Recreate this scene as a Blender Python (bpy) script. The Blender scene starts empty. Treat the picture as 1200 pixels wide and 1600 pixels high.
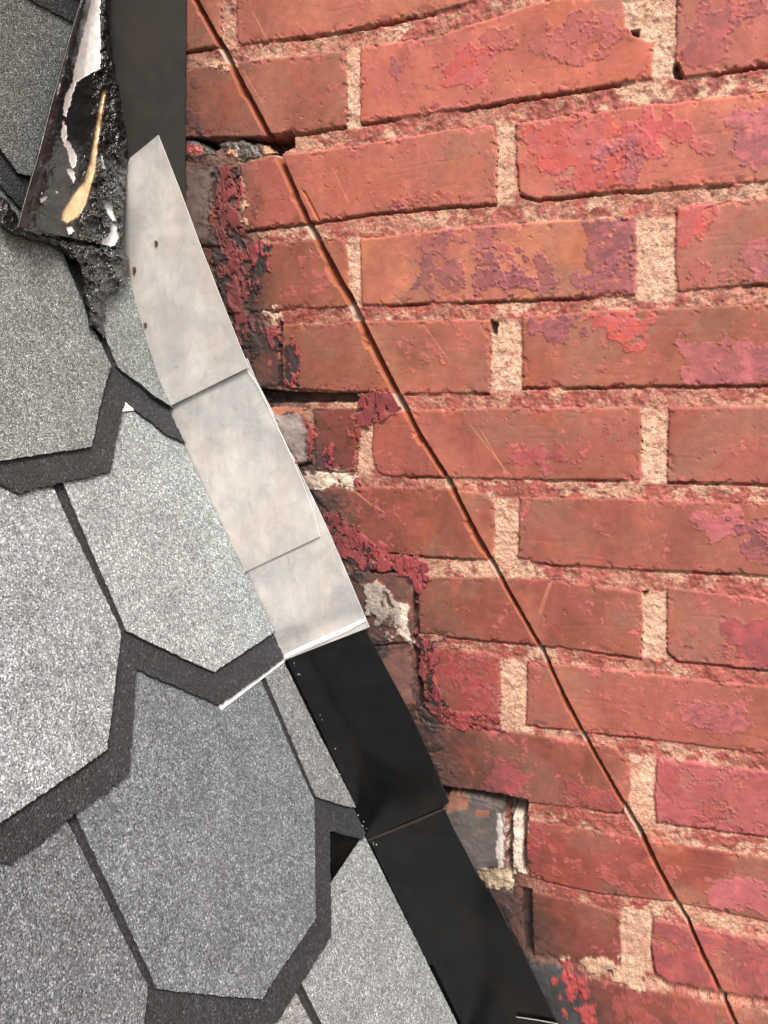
import bpy, bmesh, math, random
import numpy as np
from mathutils import Vector, Matrix

random.seed(7)
MM = 0.001
# ------------------------------------------------------------------ camera
# orientation solved from the vanishing points of the brick courses and of the shingle edges
F = 1247.0
_X = np.array([3300., 120., -F]); _Y = np.array([480., -250., F])
_X /= np.linalg.norm(_X); _Y /= np.linalg.norm(_Y); _Y -= _X * (_X @ _Y); _Y /= np.linalg.norm(_Y)
RW = np.array([_X, _Y, np.cross(_X, _Y)])          # camera (right, down, forward) -> world
DW = 602.0                                          # distance to the brick face plane, mm

scene = bpy.context.scene
cam_d = bpy.data.cameras.new('camera')
cam = bpy.data.objects.new('camera', cam_d)
scene.collection.objects.link(cam)
rot = Matrix(((RW[0][0], -RW[0][1], -RW[0][2]), (RW[1][0], -RW[1][1], -RW[1][2]), (RW[2][0], -RW[2][1], -RW[2][2])))
cam.matrix_world = rot.to_4x4()
cam_d.sensor_fit = 'VERTICAL'; cam_d.sensor_height = 24.0
cam_d.lens = 24.0 * F / 1600.0
cam_d.clip_start = 0.01; cam_d.clip_end = 500.0
scene.camera = cam

# ------------------------------------------------------------------ world, sun, exposure
SUN_EL, SUN_AZ = math.radians(50), math.radians(146)     # azimuth clockwise from +Y (into the wall)
world = bpy.data.worlds.new("World"); scene.world = world; world.use_nodes = True
wn = world.node_tree
bg = wn.nodes['Background']
sky = wn.nodes.new('ShaderNodeTexSky'); sky.sky_type = 'NISHITA'; sky.sun_disc = False
sky.sun_elevation = SUN_EL; sky.sun_rotation = SUN_AZ
sky.air_density = 1.0; sky.dust_density = 6.0; sky.ozone_density = 0.6
wn.links.new(sky.outputs[0], bg.inputs[0]); bg.inputs[1].default_value = 0.13
sun_d = bpy.data.lights.new('sun', 'SUN'); sun_d.energy = 1.5; sun_d.angle = math.radians(14)
sun_d.color = (1.0, 0.965, 0.93)
sun = bpy.data.objects.new('sun', sun_d); scene.collection.objects.link(sun)
sd = Vector((math.sin(SUN_AZ) * math.cos(SUN_EL), math.cos(SUN_AZ) * math.cos(SUN_EL), math.sin(SUN_EL)))
sun.rotation_euler = (-sd).to_track_quat('-Z', 'Y').to_euler()
scene.view_settings.view_transform = 'Standard'; scene.view_settings.look = 'None'
scene.view_settings.gamma = 1.0; scene.view_settings.exposure = 0.85

# ------------------------------------------------------------------ numeric helpers
def smooth(a, b, x):
    t = np.clip((x - a) / (b - a), 0, 1); return t * t * (3 - 2 * t)
_rng = np.random.RandomState(11)
_tabs = [_rng.rand(256, 256) for _ in range(12)]
def vnoise(x, y, seed=0):
    t = _tabs[seed % 12]; x = x + seed * 17.31; y = y + seed * 9.77
    xi = np.floor(x).astype(int); yi = np.floor(y).astype(int)
    fx = x - xi; fy = y - yi; fx = fx * fx * (3 - 2 * fx); fy = fy * fy * (3 - 2 * fy)
    x0 = xi & 255; x1 = (xi + 1) & 255; y0 = yi & 255; y1 = (yi + 1) & 255
    return (t[x0, y0] * (1 - fx) + t[x1, y0] * fx) * (1 - fy) + (t[x0, y1] * (1 - fx) + t[x1, y1] * fx) * fy
def fbm(x, y, scale, seed=0, octv=4, gain=0.5):
    x = x / scale; y = y / scale; s = 0.; a = 1.; n = 0.
    for o in range(octv):
        xr = x * 0.8 - y * 0.6; yr = x * 0.6 + y * 0.8
        s = s + a * vnoise(xr, yr, seed + o); n += a; a *= gain; x = xr * 2.03 + 3.1; y = yr * 2.03 + 7.7
    return s / n
def sdf(poly, x, y):
    """signed distance, positive inside"""
    p = np.asarray(poly, float); d = np.full(np.shape(x), 1e18); ins = np.zeros(np.shape(x), bool)
    for i in range(len(p)):
        ax, ay = p[i]; bx, by = p[(i + 1) % len(p)]
        ex, ey = bx - ax, by - ay; wx, wy = x - ax, y - ay
        t = np.clip((wx * ex + wy * ey) / (ex * ex + ey * ey + 1e-12), 0, 1)
        d = np.minimum(d, (wx - ex * t) ** 2 + (wy - ey * t) ** 2)
        if ey != 0:
            c = ((ay > y) != (by > y)) & (x < (bx - ax) * (y - ay) / (by - ay) + ax)
            ins ^= c
    d = np.sqrt(d); return np.where(ins, d, -d)
def lin(c):
    c = np.asarray(c, float) / 255.0
    return np.where(c <= 0.04045, c / 12.92, ((c + 0.055) / 1.055) ** 2.4)

def rays(px, py):
    px = np.asarray(px, float); py = np.asarray(py, float)
    v = np.stack([px - 600, py - 800, np.full(px.shape, F)], -1)
    return v @ RW.T
def wall_pt(px, py, off=0.0):
    """photo pixel -> point on the wall plane, 'off' mm proud of the brick face"""
    r = rays(px, py); return r * ((DW - np.asarray(off, float)) / r[..., 1])[..., None]
def wall_ab(px, py):
    p = wall_pt(px, py); return p[..., 0], p[..., 2]
def wpoly(pts):
    q = np.array(pts, float); a, b = wall_ab(q[:, 0], q[:, 1]); return np.stack([a, b], -1)

# roof: a profile curve drawn on the wall (x, z), carried towards the viewer; steep slope below, upright above
_cp = np.array([(-464, 900), (-464, 160), (-462.5, 112), (-457, 68), (-446.5, 20), (-431, -32), (-401, -100), (-177, -591), (150, -1312)], float)
def _dense(cp):
    out = [cp[0], cp[1]]
    for i in range(1, 6):
        p0, p1, p2, p3 = cp[i - 1], cp[i], cp[i + 1], cp[i + 2]
        if i == 1: p0 = cp[1] + np.array([0, 50.])
        for t in np.linspace(0, 1, 6)[1:]:
            out.append(0.5 * ((2 * p1) + (-p0 + p2) * t + (2 * p0 - 5 * p1 + 4 * p2 - p3) * t * t + (-p0 + 3 * p1 - 3 * p2 + p3) * t ** 3) if i < 5 else p1 + (p2 - p1) * t)
    out += [cp[7], cp[8]]
    return np.array(out)
PROF = _dense(_cp)
_sg = np.diff(PROF, axis=0); _L = np.hypot(_sg[:, 0], _sg[:, 1]); _S = np.r_[0, np.cumsum(_L)] - _L[0]
def prof_at(s):
    s = np.asarray(s, float); x = np.interp(s, _S, PROF[:, 0]); z = np.interp(s, _S, PROF[:, 1])
    e = 6.0
    tx = np.interp(s + e, _S, PROF[:, 0]) - np.interp(s - e, _S, PROF[:, 0]); tz = np.interp(s + e, _S, PROF[:, 1]) - np.interp(s - e, _S, PROF[:, 1])
    l = np.hypot(tx, tz); tx, tz = tx / l, tz / l
    return x, z, -tz, tx          # point and normal (pointing up and away from the roof)
def roof_pt(s, u, h=0.0):
    x, z, nx, nz = prof_at(s); h = np.asarray(h, float); u = np.asarray(u, float)
    return np.stack(np.broadcast_arrays(x + nx * h, DW - u, z + nz * h), -1)
def unroof(px, py, h=0.0):
    """photo pixel -> (s, u) on the roof surface at height h"""
    r = rays(px, py)
    P = []
    for s in _S: P.append([float(v) for v in roof_pt(s, 0, h)])
    P = np.array(P)[:, [0, 2]]
    best = None
    for i in range(len(P) - 1):
        e = P[i + 1] - P[i]; n = np.array([-e[1], e[0]]); den = n @ r[[0, 2]]
        if abs(den) < 1e-9: continue
        t = (n @ P[i]) / den
        if t <= 0: continue
        p = r * t; q = (p[[0, 2]] - P[i]) @ e / (e @ e)
        if -1e-6 <= q <= 1 + 1e-6 and (best is None or t < best[0]): best = (t, _S[i] + q * (_S[i + 1] - _S[i]), DW - p[1])
    return (best[1], best[2]) if best else (0., 0.)

# ------------------------------------------------------------------ object helpers
col = scene.collection
def tag(o, label=None, cat=None, group=None, kind=None):
    if label: o['label'] = label
    if cat: o['category'] = cat
    if group: o['group'] = group
    if kind: o['kind'] = kind
    return o
def empty(name, loc_mm):
    o = bpy.data.objects.new(name, None); col.objects.link(o); o.location = Vector(loc_mm) * MM; o.empty_display_size = 0.02
    return o
def link_mesh(name, me, mats, parent=None):
    o = bpy.data.objects.new(name, me); col.objects.link(o)
    for m in (mats if isinstance(mats, (list, tuple)) else [mats]): me.materials.append(m)
    if parent:
        o.parent = parent; o.matrix_parent_inverse = Matrix.Translation(-parent.location)
    return o
def np_mesh(name, V, Fc, attrs=None, smooth_=True):
    """V (n,3) in mm; Fc (m,4)"""
    me = bpy.data.meshes.new(name)
    V = np.asarray(V, np.float32) * MM; Fc = np.asarray(Fc, np.int32); k = Fc.shape[1]
    me.vertices.add(len(V)); me.vertices.foreach_set('co', V.ravel())
    me.loops.add(Fc.size); me.loops.foreach_set('vertex_index', Fc.ravel())
    me.polygons.add(len(Fc)); me.polygons.foreach_set('loop_start', np.arange(0, Fc.size, k, dtype=np.int32))
    me.polygons.foreach_set('use_smooth', np.full(len(Fc), smooth_, bool))
    me.update(calc_edges=True)
    for nm, c in (attrs or {}).items():
        c = np.asarray(c, np.float32)
        a = me.attributes.new(nm, 'FLOAT_COLOR', 'POINT')
        a.data.foreach_set('color', np.concatenate([c, np.ones((len(c), 1), np.float32)], 1).ravel())
    me.validate(); return me
def grid_faces(nr, nc, keep=None):
    i = np.arange(nr * nc).reshape(nr, nc)
    f = np.stack([i[:-1, :-1], i[:-1, 1:], i[1:, 1:], i[1:, :-1]], -1).reshape(-1, 4)
    if keep is not None: f = f[keep.reshape(-1)]
    return f
def compact(V, Fc, attrs):
    used = np.unique(Fc); m = np.full(len(V), -1); m[used] = np.arange(len(used))
    return V[used], m[Fc], {k: v[used] for k, v in attrs.items()}

# ------------------------------------------------------------------ materials
class NT:
    def __init__(s, name):
        s.m = bpy.data.materials.new(name); s.m.use_nodes = True; s.t = s.m.node_tree
        s.b = s.t.nodes['Principled BSDF']
    def n(s, typ, **kw):
        nd = s.t.nodes.new(typ)
        for k, v in kw.items(): setattr(nd, k, v)
        return nd
    def l(s, a, b): s.t.links.new(a, b)
    def coord(s):
        return s.n('ShaderNodeTexCoord').outputs['Object'] if not hasattr(s, '_c') else s._c
    def pos(s):
        if not hasattr(s, '_p'): s._p = s.n('ShaderNodeNewGeometry').outputs['Position']
        return s._p
    def noise(s, scale_mm, detail=4, rough=0.55, vec=None, dist=0.0):
        nd = s.n('ShaderNodeTexNoise'); nd.inputs['Scale'].default_value = 1000.0 / scale_mm
        nd.inputs['Detail'].default_value = detail; nd.inputs['Roughness'].default_value = rough; nd.inputs['Distortion'].default_value = dist
        s.l(vec or s.pos(), nd.inputs['Vector']); return nd.outputs['Fac']
    def ramp(s, fac, pts):
        nd = s.n('ShaderNodeValToRGB'); e = nd.color_ramp.elements
        while len(e) < len(pts): e.new(0.5)
        for i, (p, c) in enumerate(pts):
            e[i].position = p; c = (c, c, c) if not hasattr(c, '__len__') else c; e[i].color = (*[float(v) for v in c], 1)
        s.l(fac, nd.inputs['Fac']); return nd.outputs['Color']
    def mix(s, fac, a, b, mode='MIX'):
        nd = s.n('ShaderNodeMix', data_type='RGBA', blend_type=mode)
        for v, i in ((fac, 0), (a, 6), (b, 7)):
            if hasattr(v, 'type'): s.l(v, nd.inputs[i])
            elif i == 0: nd.inputs[0].default_value = v
            else: nd.inputs[i].default_value = (*[float(q) for q in (v if hasattr(v, '__len__') else (v, v, v))], 1)
        return nd.outputs[2]
    def math(s, op, a, b=None, clamp=False):
        nd = s.n('ShaderNodeMath', operation=op); nd.use_clamp = clamp
        for i, v in enumerate((a, b)):
            if v is None: continue
            if hasattr(v, 'type'): s.l(v, nd.inputs[i])
            else: nd.inputs[i].default_value = v
        return nd.outputs[0]
    def bump(s, h, dist_mm, strength=1.0, prev=None):
        nd = s.n('ShaderNodeBump'); nd.inputs['Distance'].default_value = dist_mm * MM; nd.inputs['Strength'].default_value = strength
        s.l(h, nd.inputs['Height'])
        if prev: s.l(prev, nd.inputs['Normal'])
        return nd.outputs['Normal']

def mat_wall():
    t = NT('painted_brick_and_mortar')
    c = t.n('ShaderNodeAttribute', attribute_name='Col').outputs['Color']
    mk = t.n('ShaderNodeSeparateColor'); t.l(t.n('ShaderNodeAttribute', attribute_name='Msk').outputs['Color'], mk.inputs[0])
    sand, paint, gloss = mk.outputs[0], mk.outputs[1], mk.outputs[2]
    fine = t.noise(0.9, 3, 0.6); mid = t.noise(7, 6, 0.65)
    v1 = t.ramp(mid, [(0.25, 0.80), (0.75, 1.18)])
    v2 = t.ramp(fine, [(0.3, 0.86), (0.7, 1.13)])
    base = t.mix(1.0, t.mix(1.0, c, v1, 'MULTIPLY'), v2, 'MULTIPLY')
    vo = t.n('ShaderNodeTexVoronoi'); vo.inputs['Scale'].default_value = 1000 / 1.25; t.l(t.pos(), vo.inputs['Vector'])
    sc = t.n('ShaderNodeSeparateColor'); t.l(vo.outputs['Color'], sc.inputs[0])
    grain = t.ramp(sc.outputs[0], [(0.0, 0.45), (0.1, 0.8), (0.55, 1.02), (1.0, 1.28)])
    base = t.mix(t.math('MULTIPLY', sand, 0.85), base, t.mix(1.0, base, grain, 'MULTIPLY'))
    t.l(base, t.b.inputs['Base Color'])
    r = t.math('SUBTRACT', 0.86, t.math('MULTIPLY', gloss, 0.45)); r2 = t.math('SUBTRACT', r, t.math('MULTIPLY', paint, 0.22))
    t.l(r2, t.b.inputs['Roughness']); t.b.inputs['Specular IOR Level'].default_value = 0.35
    # relief: sandy grain in the joints, fine pores on the brick
    hs = t.math('MULTIPLY', t.math('ADD', t.noise(0.75, 2, 0.6), t.math('MULTIPLY', t.math('SUBTRACT', 1.0, vo.outputs['Distance']), .35)), sand)
    pore = t.ramp(t.noise(2.6, 5, 0.7), [(0.26, 0.0), (0.36, 1.0)])
    n1 = t.bump(t.math('ADD', t.math('MULTIPLY', hs, 1.7), t.math('MULTIPLY', pore, 0.35)), 0.45)
    n2 = t.bump(t.math('ADD', t.math('MULTIPLY', fine, .5), mid), 0.22, 1.0, n1)
    t.l(n2, t.b.inputs['Normal']); return t.m

def mat_granules(name, dark=False):
    t = NT(name)
    base = t.n('ShaderNodeObjectInfo').outputs['Color']
    vo = t.n('ShaderNodeTexVoronoi'); vo.inputs['Scale'].default_value = 1000 / (1.02 if not dark else 1.2); t.l(t.pos(), vo.inputs['Vector'])
    sc = t.n('ShaderNodeSeparateColor'); t.l(vo.outputs['Color'], sc.inputs[0])
    if dark: g = t.ramp(sc.outputs[0], [(0, 0.5), (0.5, 0.9), (0.88, 1.15), (0.97, 2.0), (1, 3.2)])
    else: g = t.ramp(sc.outputs[0], [(0, 0.32), (0.25, 0.6), (0.6, 0.9), (0.85, 1.22), (0.95, 1.8), (1, 2.3)])
    tint = t.ramp(sc.outputs[1], [(0, (0.97, 1.0, 1.02)), (0.8, (1.0, 1.0, 1.0)), (1, (1.05, 1.0, 0.96))])
    big = t.ramp(t.noise(38, 4, 0.6), [(0.3, 0.84), (0.7, 1.14)])
    clump = t.ramp(t.noise(4.5, 2, 0.5), [(0.3, 0.8), (0.7, 1.2)])
    c = t.mix(1, t.mix(1, t.mix(1, t.mix(1, base, g, 'MULTIPLY'), tint, 'MULTIPLY'), big, 'MULTIPLY'), clump, 'MULTIPLY')
    t.l(c, t.b.inputs['Base Color']); t.b.inputs['Roughness'].default_value = 0.75; t.b.inputs['Specular IOR Level'].default_value = 0.4
    h = t.math('SUBTRACT', 1.0, vo.outputs['Distance'])
    n = t.bump(h, 0.9 if dark else 0.6, 0.9); n = t.bump(sc.outputs[2], 0.35, 0.7, n)
    t.l(n, t.b.inputs['Normal']); return t.m

def mat_metal(name, rgb, rough, metallic, mott=0.12, warm=None, smear=None, spec=0.5):
    t = NT(name)
    a = t.noise(38, 3, 0.55, dist=1.2); b = t.noise(9, 5, 0.6)
    c = t.mix(1, rgb, t.ramp(a, [(0.3, 1 - mott), (0.7, 1 + mott)]), 'MULTIPLY')
    c = t.mix(1, c, t.ramp(b, [(0.3, 1 - mott * .35), (0.7, 1 + mott * .35)]), 'MULTIPLY')
    if warm is not None: c = t.mix(t.ramp(t.noise(60, 2), [(0.45, 0.0), (0.68, 0.55)]), c, warm)
    if smear is not None: c = t.mix(t.ramp(t.noise(55, 3, 0.5, dist=.6), [(0.44, 0.0), (0.60, 0.5 if rough > .3 else .8), (0.72, .2)]), c, smear)
    # brushed wipe marks
    mp = t.n('ShaderNodeMapping'); mp.inputs['Scale'].default_value = (1, 1, 0.12); mp.inputs['Rotation'].default_value = (0, math.radians(28), 0)
    t.l(t.pos(), mp.inputs['Vector'])
    st = t.noise(5, 3, 0.7, vec=mp.outputs[0])
    c = t.mix(1, c, t.ramp(st, [(0.35, 0.95), (0.65, 1.03)]), 'MULTIPLY')
    # dried water stains with crisp fronts
    wsn = t.ramp(t.noise(26, 5, 0.62, dist=0.8), [(0.50, 1.0), (0.535, 1 - mott * .7), (0.62, 1 - mott * .2), (0.72, 1.0)])
    c = t.mix(1, c, wsn, 'MULTIPLY')
    t.l(c, t.b.inputs['Base Color']); t.b.inputs['Metallic'].default_value = metallic
    t.l(t.ramp(a, [(0.3, rough * 0.8), (0.7, min(1, rough * 1.2))]), t.b.inputs['Roughness'])
    t.b.inputs['Specular IOR Level'].default_value = spec
    t.l(t.bump(t.noise(70, 2), 1.2, 0.5, t.bump(b, 0.05, 0.4)), t.b.inputs['Normal'])
    return t.m

def mat_attr(name, rough_lo=0.85, rough_hi=0.25, bump_mm=0.4, scale=3.0, spec=0.5):
    """colour from the mesh, gloss from its mask; fine noise over both"""
    t = NT(name)
    c = t.n('ShaderNodeAttribute', attribute_name='Col').outputs['Color']
    mk = t.n('ShaderNodeSeparateColor'); t.l(t.n('ShaderNodeAttribute', attribute_name='Msk').outputs['Color'], mk.inputs[0])
    n = t.noise(scale, 5, 0.65)
    t.l(t.mix(1, c, t.ramp(n, [(0.3, 0.75), (0.7, 1.25)]), 'MULTIPLY'), t.b.inputs['Base Color'])
    mr = t.n('ShaderNodeMapRange'); t.l(mk.outputs[2], mr.inputs[0]); mr.inputs[3].default_value = rough_lo; mr.inputs[4].default_value = rough_hi
    t.l(mr.outputs[0], t.b.inputs['Roughness']); t.b.inputs['Specular IOR Level'].default_value = spec
    t.l(t.bump(n, bump_mm, 1.0, t.bump(t.noise(0.8, 2), 0.12)), t.b.inputs['Normal']); return t.m

K = 0.74
def alb(*c): return lin(c) * K
M_WALL = mat_wall()
M_GRAN = mat_granules('light_mineral_granules'); M_DARKG = mat_granules('dark_mineral_granules', True)
M_MILL = mat_metal('mill_finish_aluminium', alb(236, 233, 230), 0.34, 0.3, 0.13, warm=alb(230, 214, 206), smear=alb(192, 194, 200))
M_EDGE = mat_metal('cut_metal_edge_highlight', alb(250, 250, 250) * 1.1, 0.4, 0.1, 0.03)  # cut edges, lightened so the colour carries their highlight
M_WHITE = mat_metal('white_metal_and_highlight', alb(250, 250, 250) * 1.15, 0.45, 0.0, 0.03)  # white roof legs, and the white highlight strips on bend and edge
M_BLACK = mat_metal('black_coated_metal', alb(13, 15, 15), 0.22, 0.0, 0.35, smear=alb(24, 22, 20), spec=0.5)
M_BLACKEDGE = mat_metal('black_cut_edge_and_highlight', alb(70, 72, 74), 0.4, 0.2, 0.3)  # black cut edges, and the pale tube painted as an edge highlight
M_BENDHI = mat_metal('black_bend_highlight', alb(74, 66, 60), 0.35, 0.1, 0.3)  # soft glow along the black laps, put into the colour
M_ASPH = None
M_PANEL = mat_metal('charcoal_coated_metal', alb(55, 53, 51), 0.65, 0.0, 0.12, warm=alb(66, 59, 54), spec=0.3)
M_TAR = mat_attr('black_roof_cement', 0.5, 0.05, 0.6, 9.0, 0.8)
M_SHEET = mat_attr('tar_smeared_white_sheet', 0.5, 0.07, 0.22, 8.0, 0.7)
def _asph():
    t = NT('asphalt_cut_edge'); t.l(t.ramp(t.noise(1.2, 2), [(.35, (0.012, 0.012, 0.013)), (.6, (0.03, 0.03, 0.031)), (.75, (0.12, 0.12, 0.12))]), t.b.inputs['Base Color']); t.b.inputs['Roughness'].default_value = .8; return t.m
M_ASPH = _asph()

# ------------------------------------------------------------------ ground far below
def ground():
    t = NT('lawn_green'); c = t.ramp(t.noise(900, 6, 0.6), [(0.3, (0.022, 0.035, 0.012)), (0.7, (0.06, 0.085, 0.03))])
    t.l(c, t.b.inputs['Base Color']); t.b.inputs['Roughness'].default_value = 0.95
    me = np_mesh('ground', [(-2e5, -2e5, -6000), (2e5, -2e5, -6000), (2e5, 2e5, -6000), (-2e5, 2e5, -6000)], [(0, 1, 2, 3)])
    tag(link_mesh('ground', me, t.m), kind='structure')
ground()

# ------------------------------------------------------------------ brick wall
# corners in photo pixels TL, TR, BR, BL and the fired-clay colour of each brick
BR = [
 ([(150,-80),(346,-80),(344,70),(290,80),(150,100)], (168,92,68)),
 ([(366,-60),(830,-150),(830,-30),(745,0),(680,18),(600,35),(520,52),(372,71)], (178,97,77)),
 ([(850,-150),(1300,-260),(1300,-70),(1050,-20),(860,0)], (180,95,78)),
 ([(150,125),(290,106),(353,99),(448,88),(535,79),(541,120),(541,197),(480,206),(413,214),(290,216),(150,225)], (158,86,68)),
 ([(562,72),(680,56),(860,-2),(972,-6),(978,40),(998,58),(1020,68),(1020,122),(880,145),(720,170),(562,193)], (186,92,76)),
 ([(1057,-60),(1400,-120),(1400,70),(1200,100),(1060,124),(1056,90)], (178,90,80)),
 ([(374,256),(423,243),(520,232),(600,219),(770,192),(777,230),(774,318),(680,324),(600,332),(477,348),(378,361)], (180,94,77)),
 ([(805,192),(880,180),(1200,143),(1400,115),(1400,262),(1200,284),(960,300),(840,311),(812,303),(806,240)], (190,96,80)),
 ([(396,384),(440,378),(536,369),(543,400),(546,479),(470,482),(388,488)], (152,82,62)),
 ([(562,374),(680,359),(800,349),(990,337),(994,380),(993,461),(880,466),(700,473),(600,477),(566,476)], (184,104,80)),
 ([(1057,324),(1200,308),(1400,290),(1400,428),(1200,443),(1060,456),(1054,400)], (178,98,84)),
 ([(437,508),(560,502),(680,500),(765,500),(767,540),(764,614),(680,615),(613,614),(520,612),(465,608),(440,600)], (172,98,74)),
 ([(815,495),(920,487),(1200,474),(1400,466),(1400,600),(1200,602),(1000,604),(815,606)], (166,88,66)),
 ([(489,638),(557,638),(559,680),(556,736),(492,734)], (130,66,50)),
 ([(583,655),(596,646),(650,641),(800,637),(1000,636),(1003,680),(1002,750),(850,751),(700,746),(600,744),(585,733),(580,700)], (172,88,73)),
 ([(1044,636),(1200,635),(1400,636),(1400,765),(1200,757),(1042,754)], (168,84,70)),
 ([(482,762),(600,761),(700,764),(755,771),(771,785),(773,830),(769,875),(700,872),(600,864),(540,858),(512,800)], (160,84,64)),
 ([(812,777),(1000,779),(1200,788),(1400,800),(1400,915),(1200,901),(1155,897),(1025,892),(850,882),(808,872)], (162,82,67)),
 ([(650,902),(700,901),(850,905),(1002,926),(1005,970),(1000,1029),(860,1011),(740,1000),(654,990)], (154,78,60)),
 ([(1043,919),(1200,935),(1400,955),(1400,1078),(1200,1048),(1060,1034),(1041,1020)], (166,82,74)),
 ([(672,1012),(720,1016),(780,1026),(783,1080),(776,1142),(720,1128),(668,1114)], (166,78,66)),
 ([(824,1035),(900,1040),(1030,1055),(1200,1073),(1400,1096),(1400,1206),(1200,1180),(1025,1157),(908,1144),(821,1133)], (172,90,74)),
 ([(640,1128),(700,1136),(821,1146),(960,1169),(982,1190),(986,1230),(972,1272),(821,1254),(758,1238),(640,1222)], (150,78,60)),
 ([(1028,1185),(1200,1206),(1400,1230),(1400,1335),(1200,1308),(1025,1286),(1022,1240)], (182,92,92)),
 ([(822,1280),(925,1299),(1017,1314),(1200,1342),(1400,1372),(1400,1470),(1200,1440),(1054,1411),(933,1396),(829,1372),(819,1330)], (162,76,64)),
 ([(829,1394),(900,1408),(966,1427),(970,1470),(967,1516),(920,1505),(862,1494),(833,1493),(826,1440)], (142,74,55)),
 ([(1021,1437),(1200,1470),(1400,1502),(1400,1600),(1200,1563),(1046,1538),(1024,1521),(1017,1480)], (182,92,88)),
 ([(870,1519),(992,1543),(1200,1584),(1400,1620),(1400,1740),(1200,1712),(1000,1690),(860,1670)], (152,78,66)),
 # blackened old bricks along the roof line
 ([(270,262),(330,258),(345,275),(348,385),(268,385)], (96,74,66)),
 ([(330,395),(382,388),(384,488),(350,492)], (86,60,52)),
 ([(384,510),(433,508),(437,603),(400,606)], (96,62,52)),
 ([(408,645),(470,640),(484,660),(486,722),(440,735)], (130,112,108)),
 ([(520,900),(565,892),(642,893),(646,940),(644,1004),(560,1010)], (112,82,74)),
 ([(560,1020),(640,1016),(652,1110),(600,1118)], (120,78,70)),
 ([(640,1236),(700,1240),(775,1262),(790,1282),(790,1358),(700,1360),(640,1300)], (86,80,80)),
 ([(690,1388),(765,1384),(812,1392),(815,1488),(740,1490)], (170,96,88)),
 ([(780,1510),(845,1500),(860,1545),(880,1640),(800,1660)], (70,72,78)),
]
KERF = [(262,-90,8),(305,0,8),(350,80,9),(395,165,9.5),(432,236,10),(480,345,9.5),(545,465,10.5),(592,560,11),(622,618,10),(655,680,9),(700,750,9),(740,828,9),(772,885,8),(812,955,7.5),(848,1018,7),(880,1086,6.5),(912,1148,6.5),(945,1205,6.5),(978,1262,7.5),(998,1295,9),(1030,1360,7.5),(1075,1440,6.5),(1112,1520,6),(1150,1600,6),(1200,1700,6)]
PINK, RED, PURP, CRIM, LRED = (196,110,116), (200,90,82), (142,84,90), (166,76,80), (180,96,88)
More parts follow.
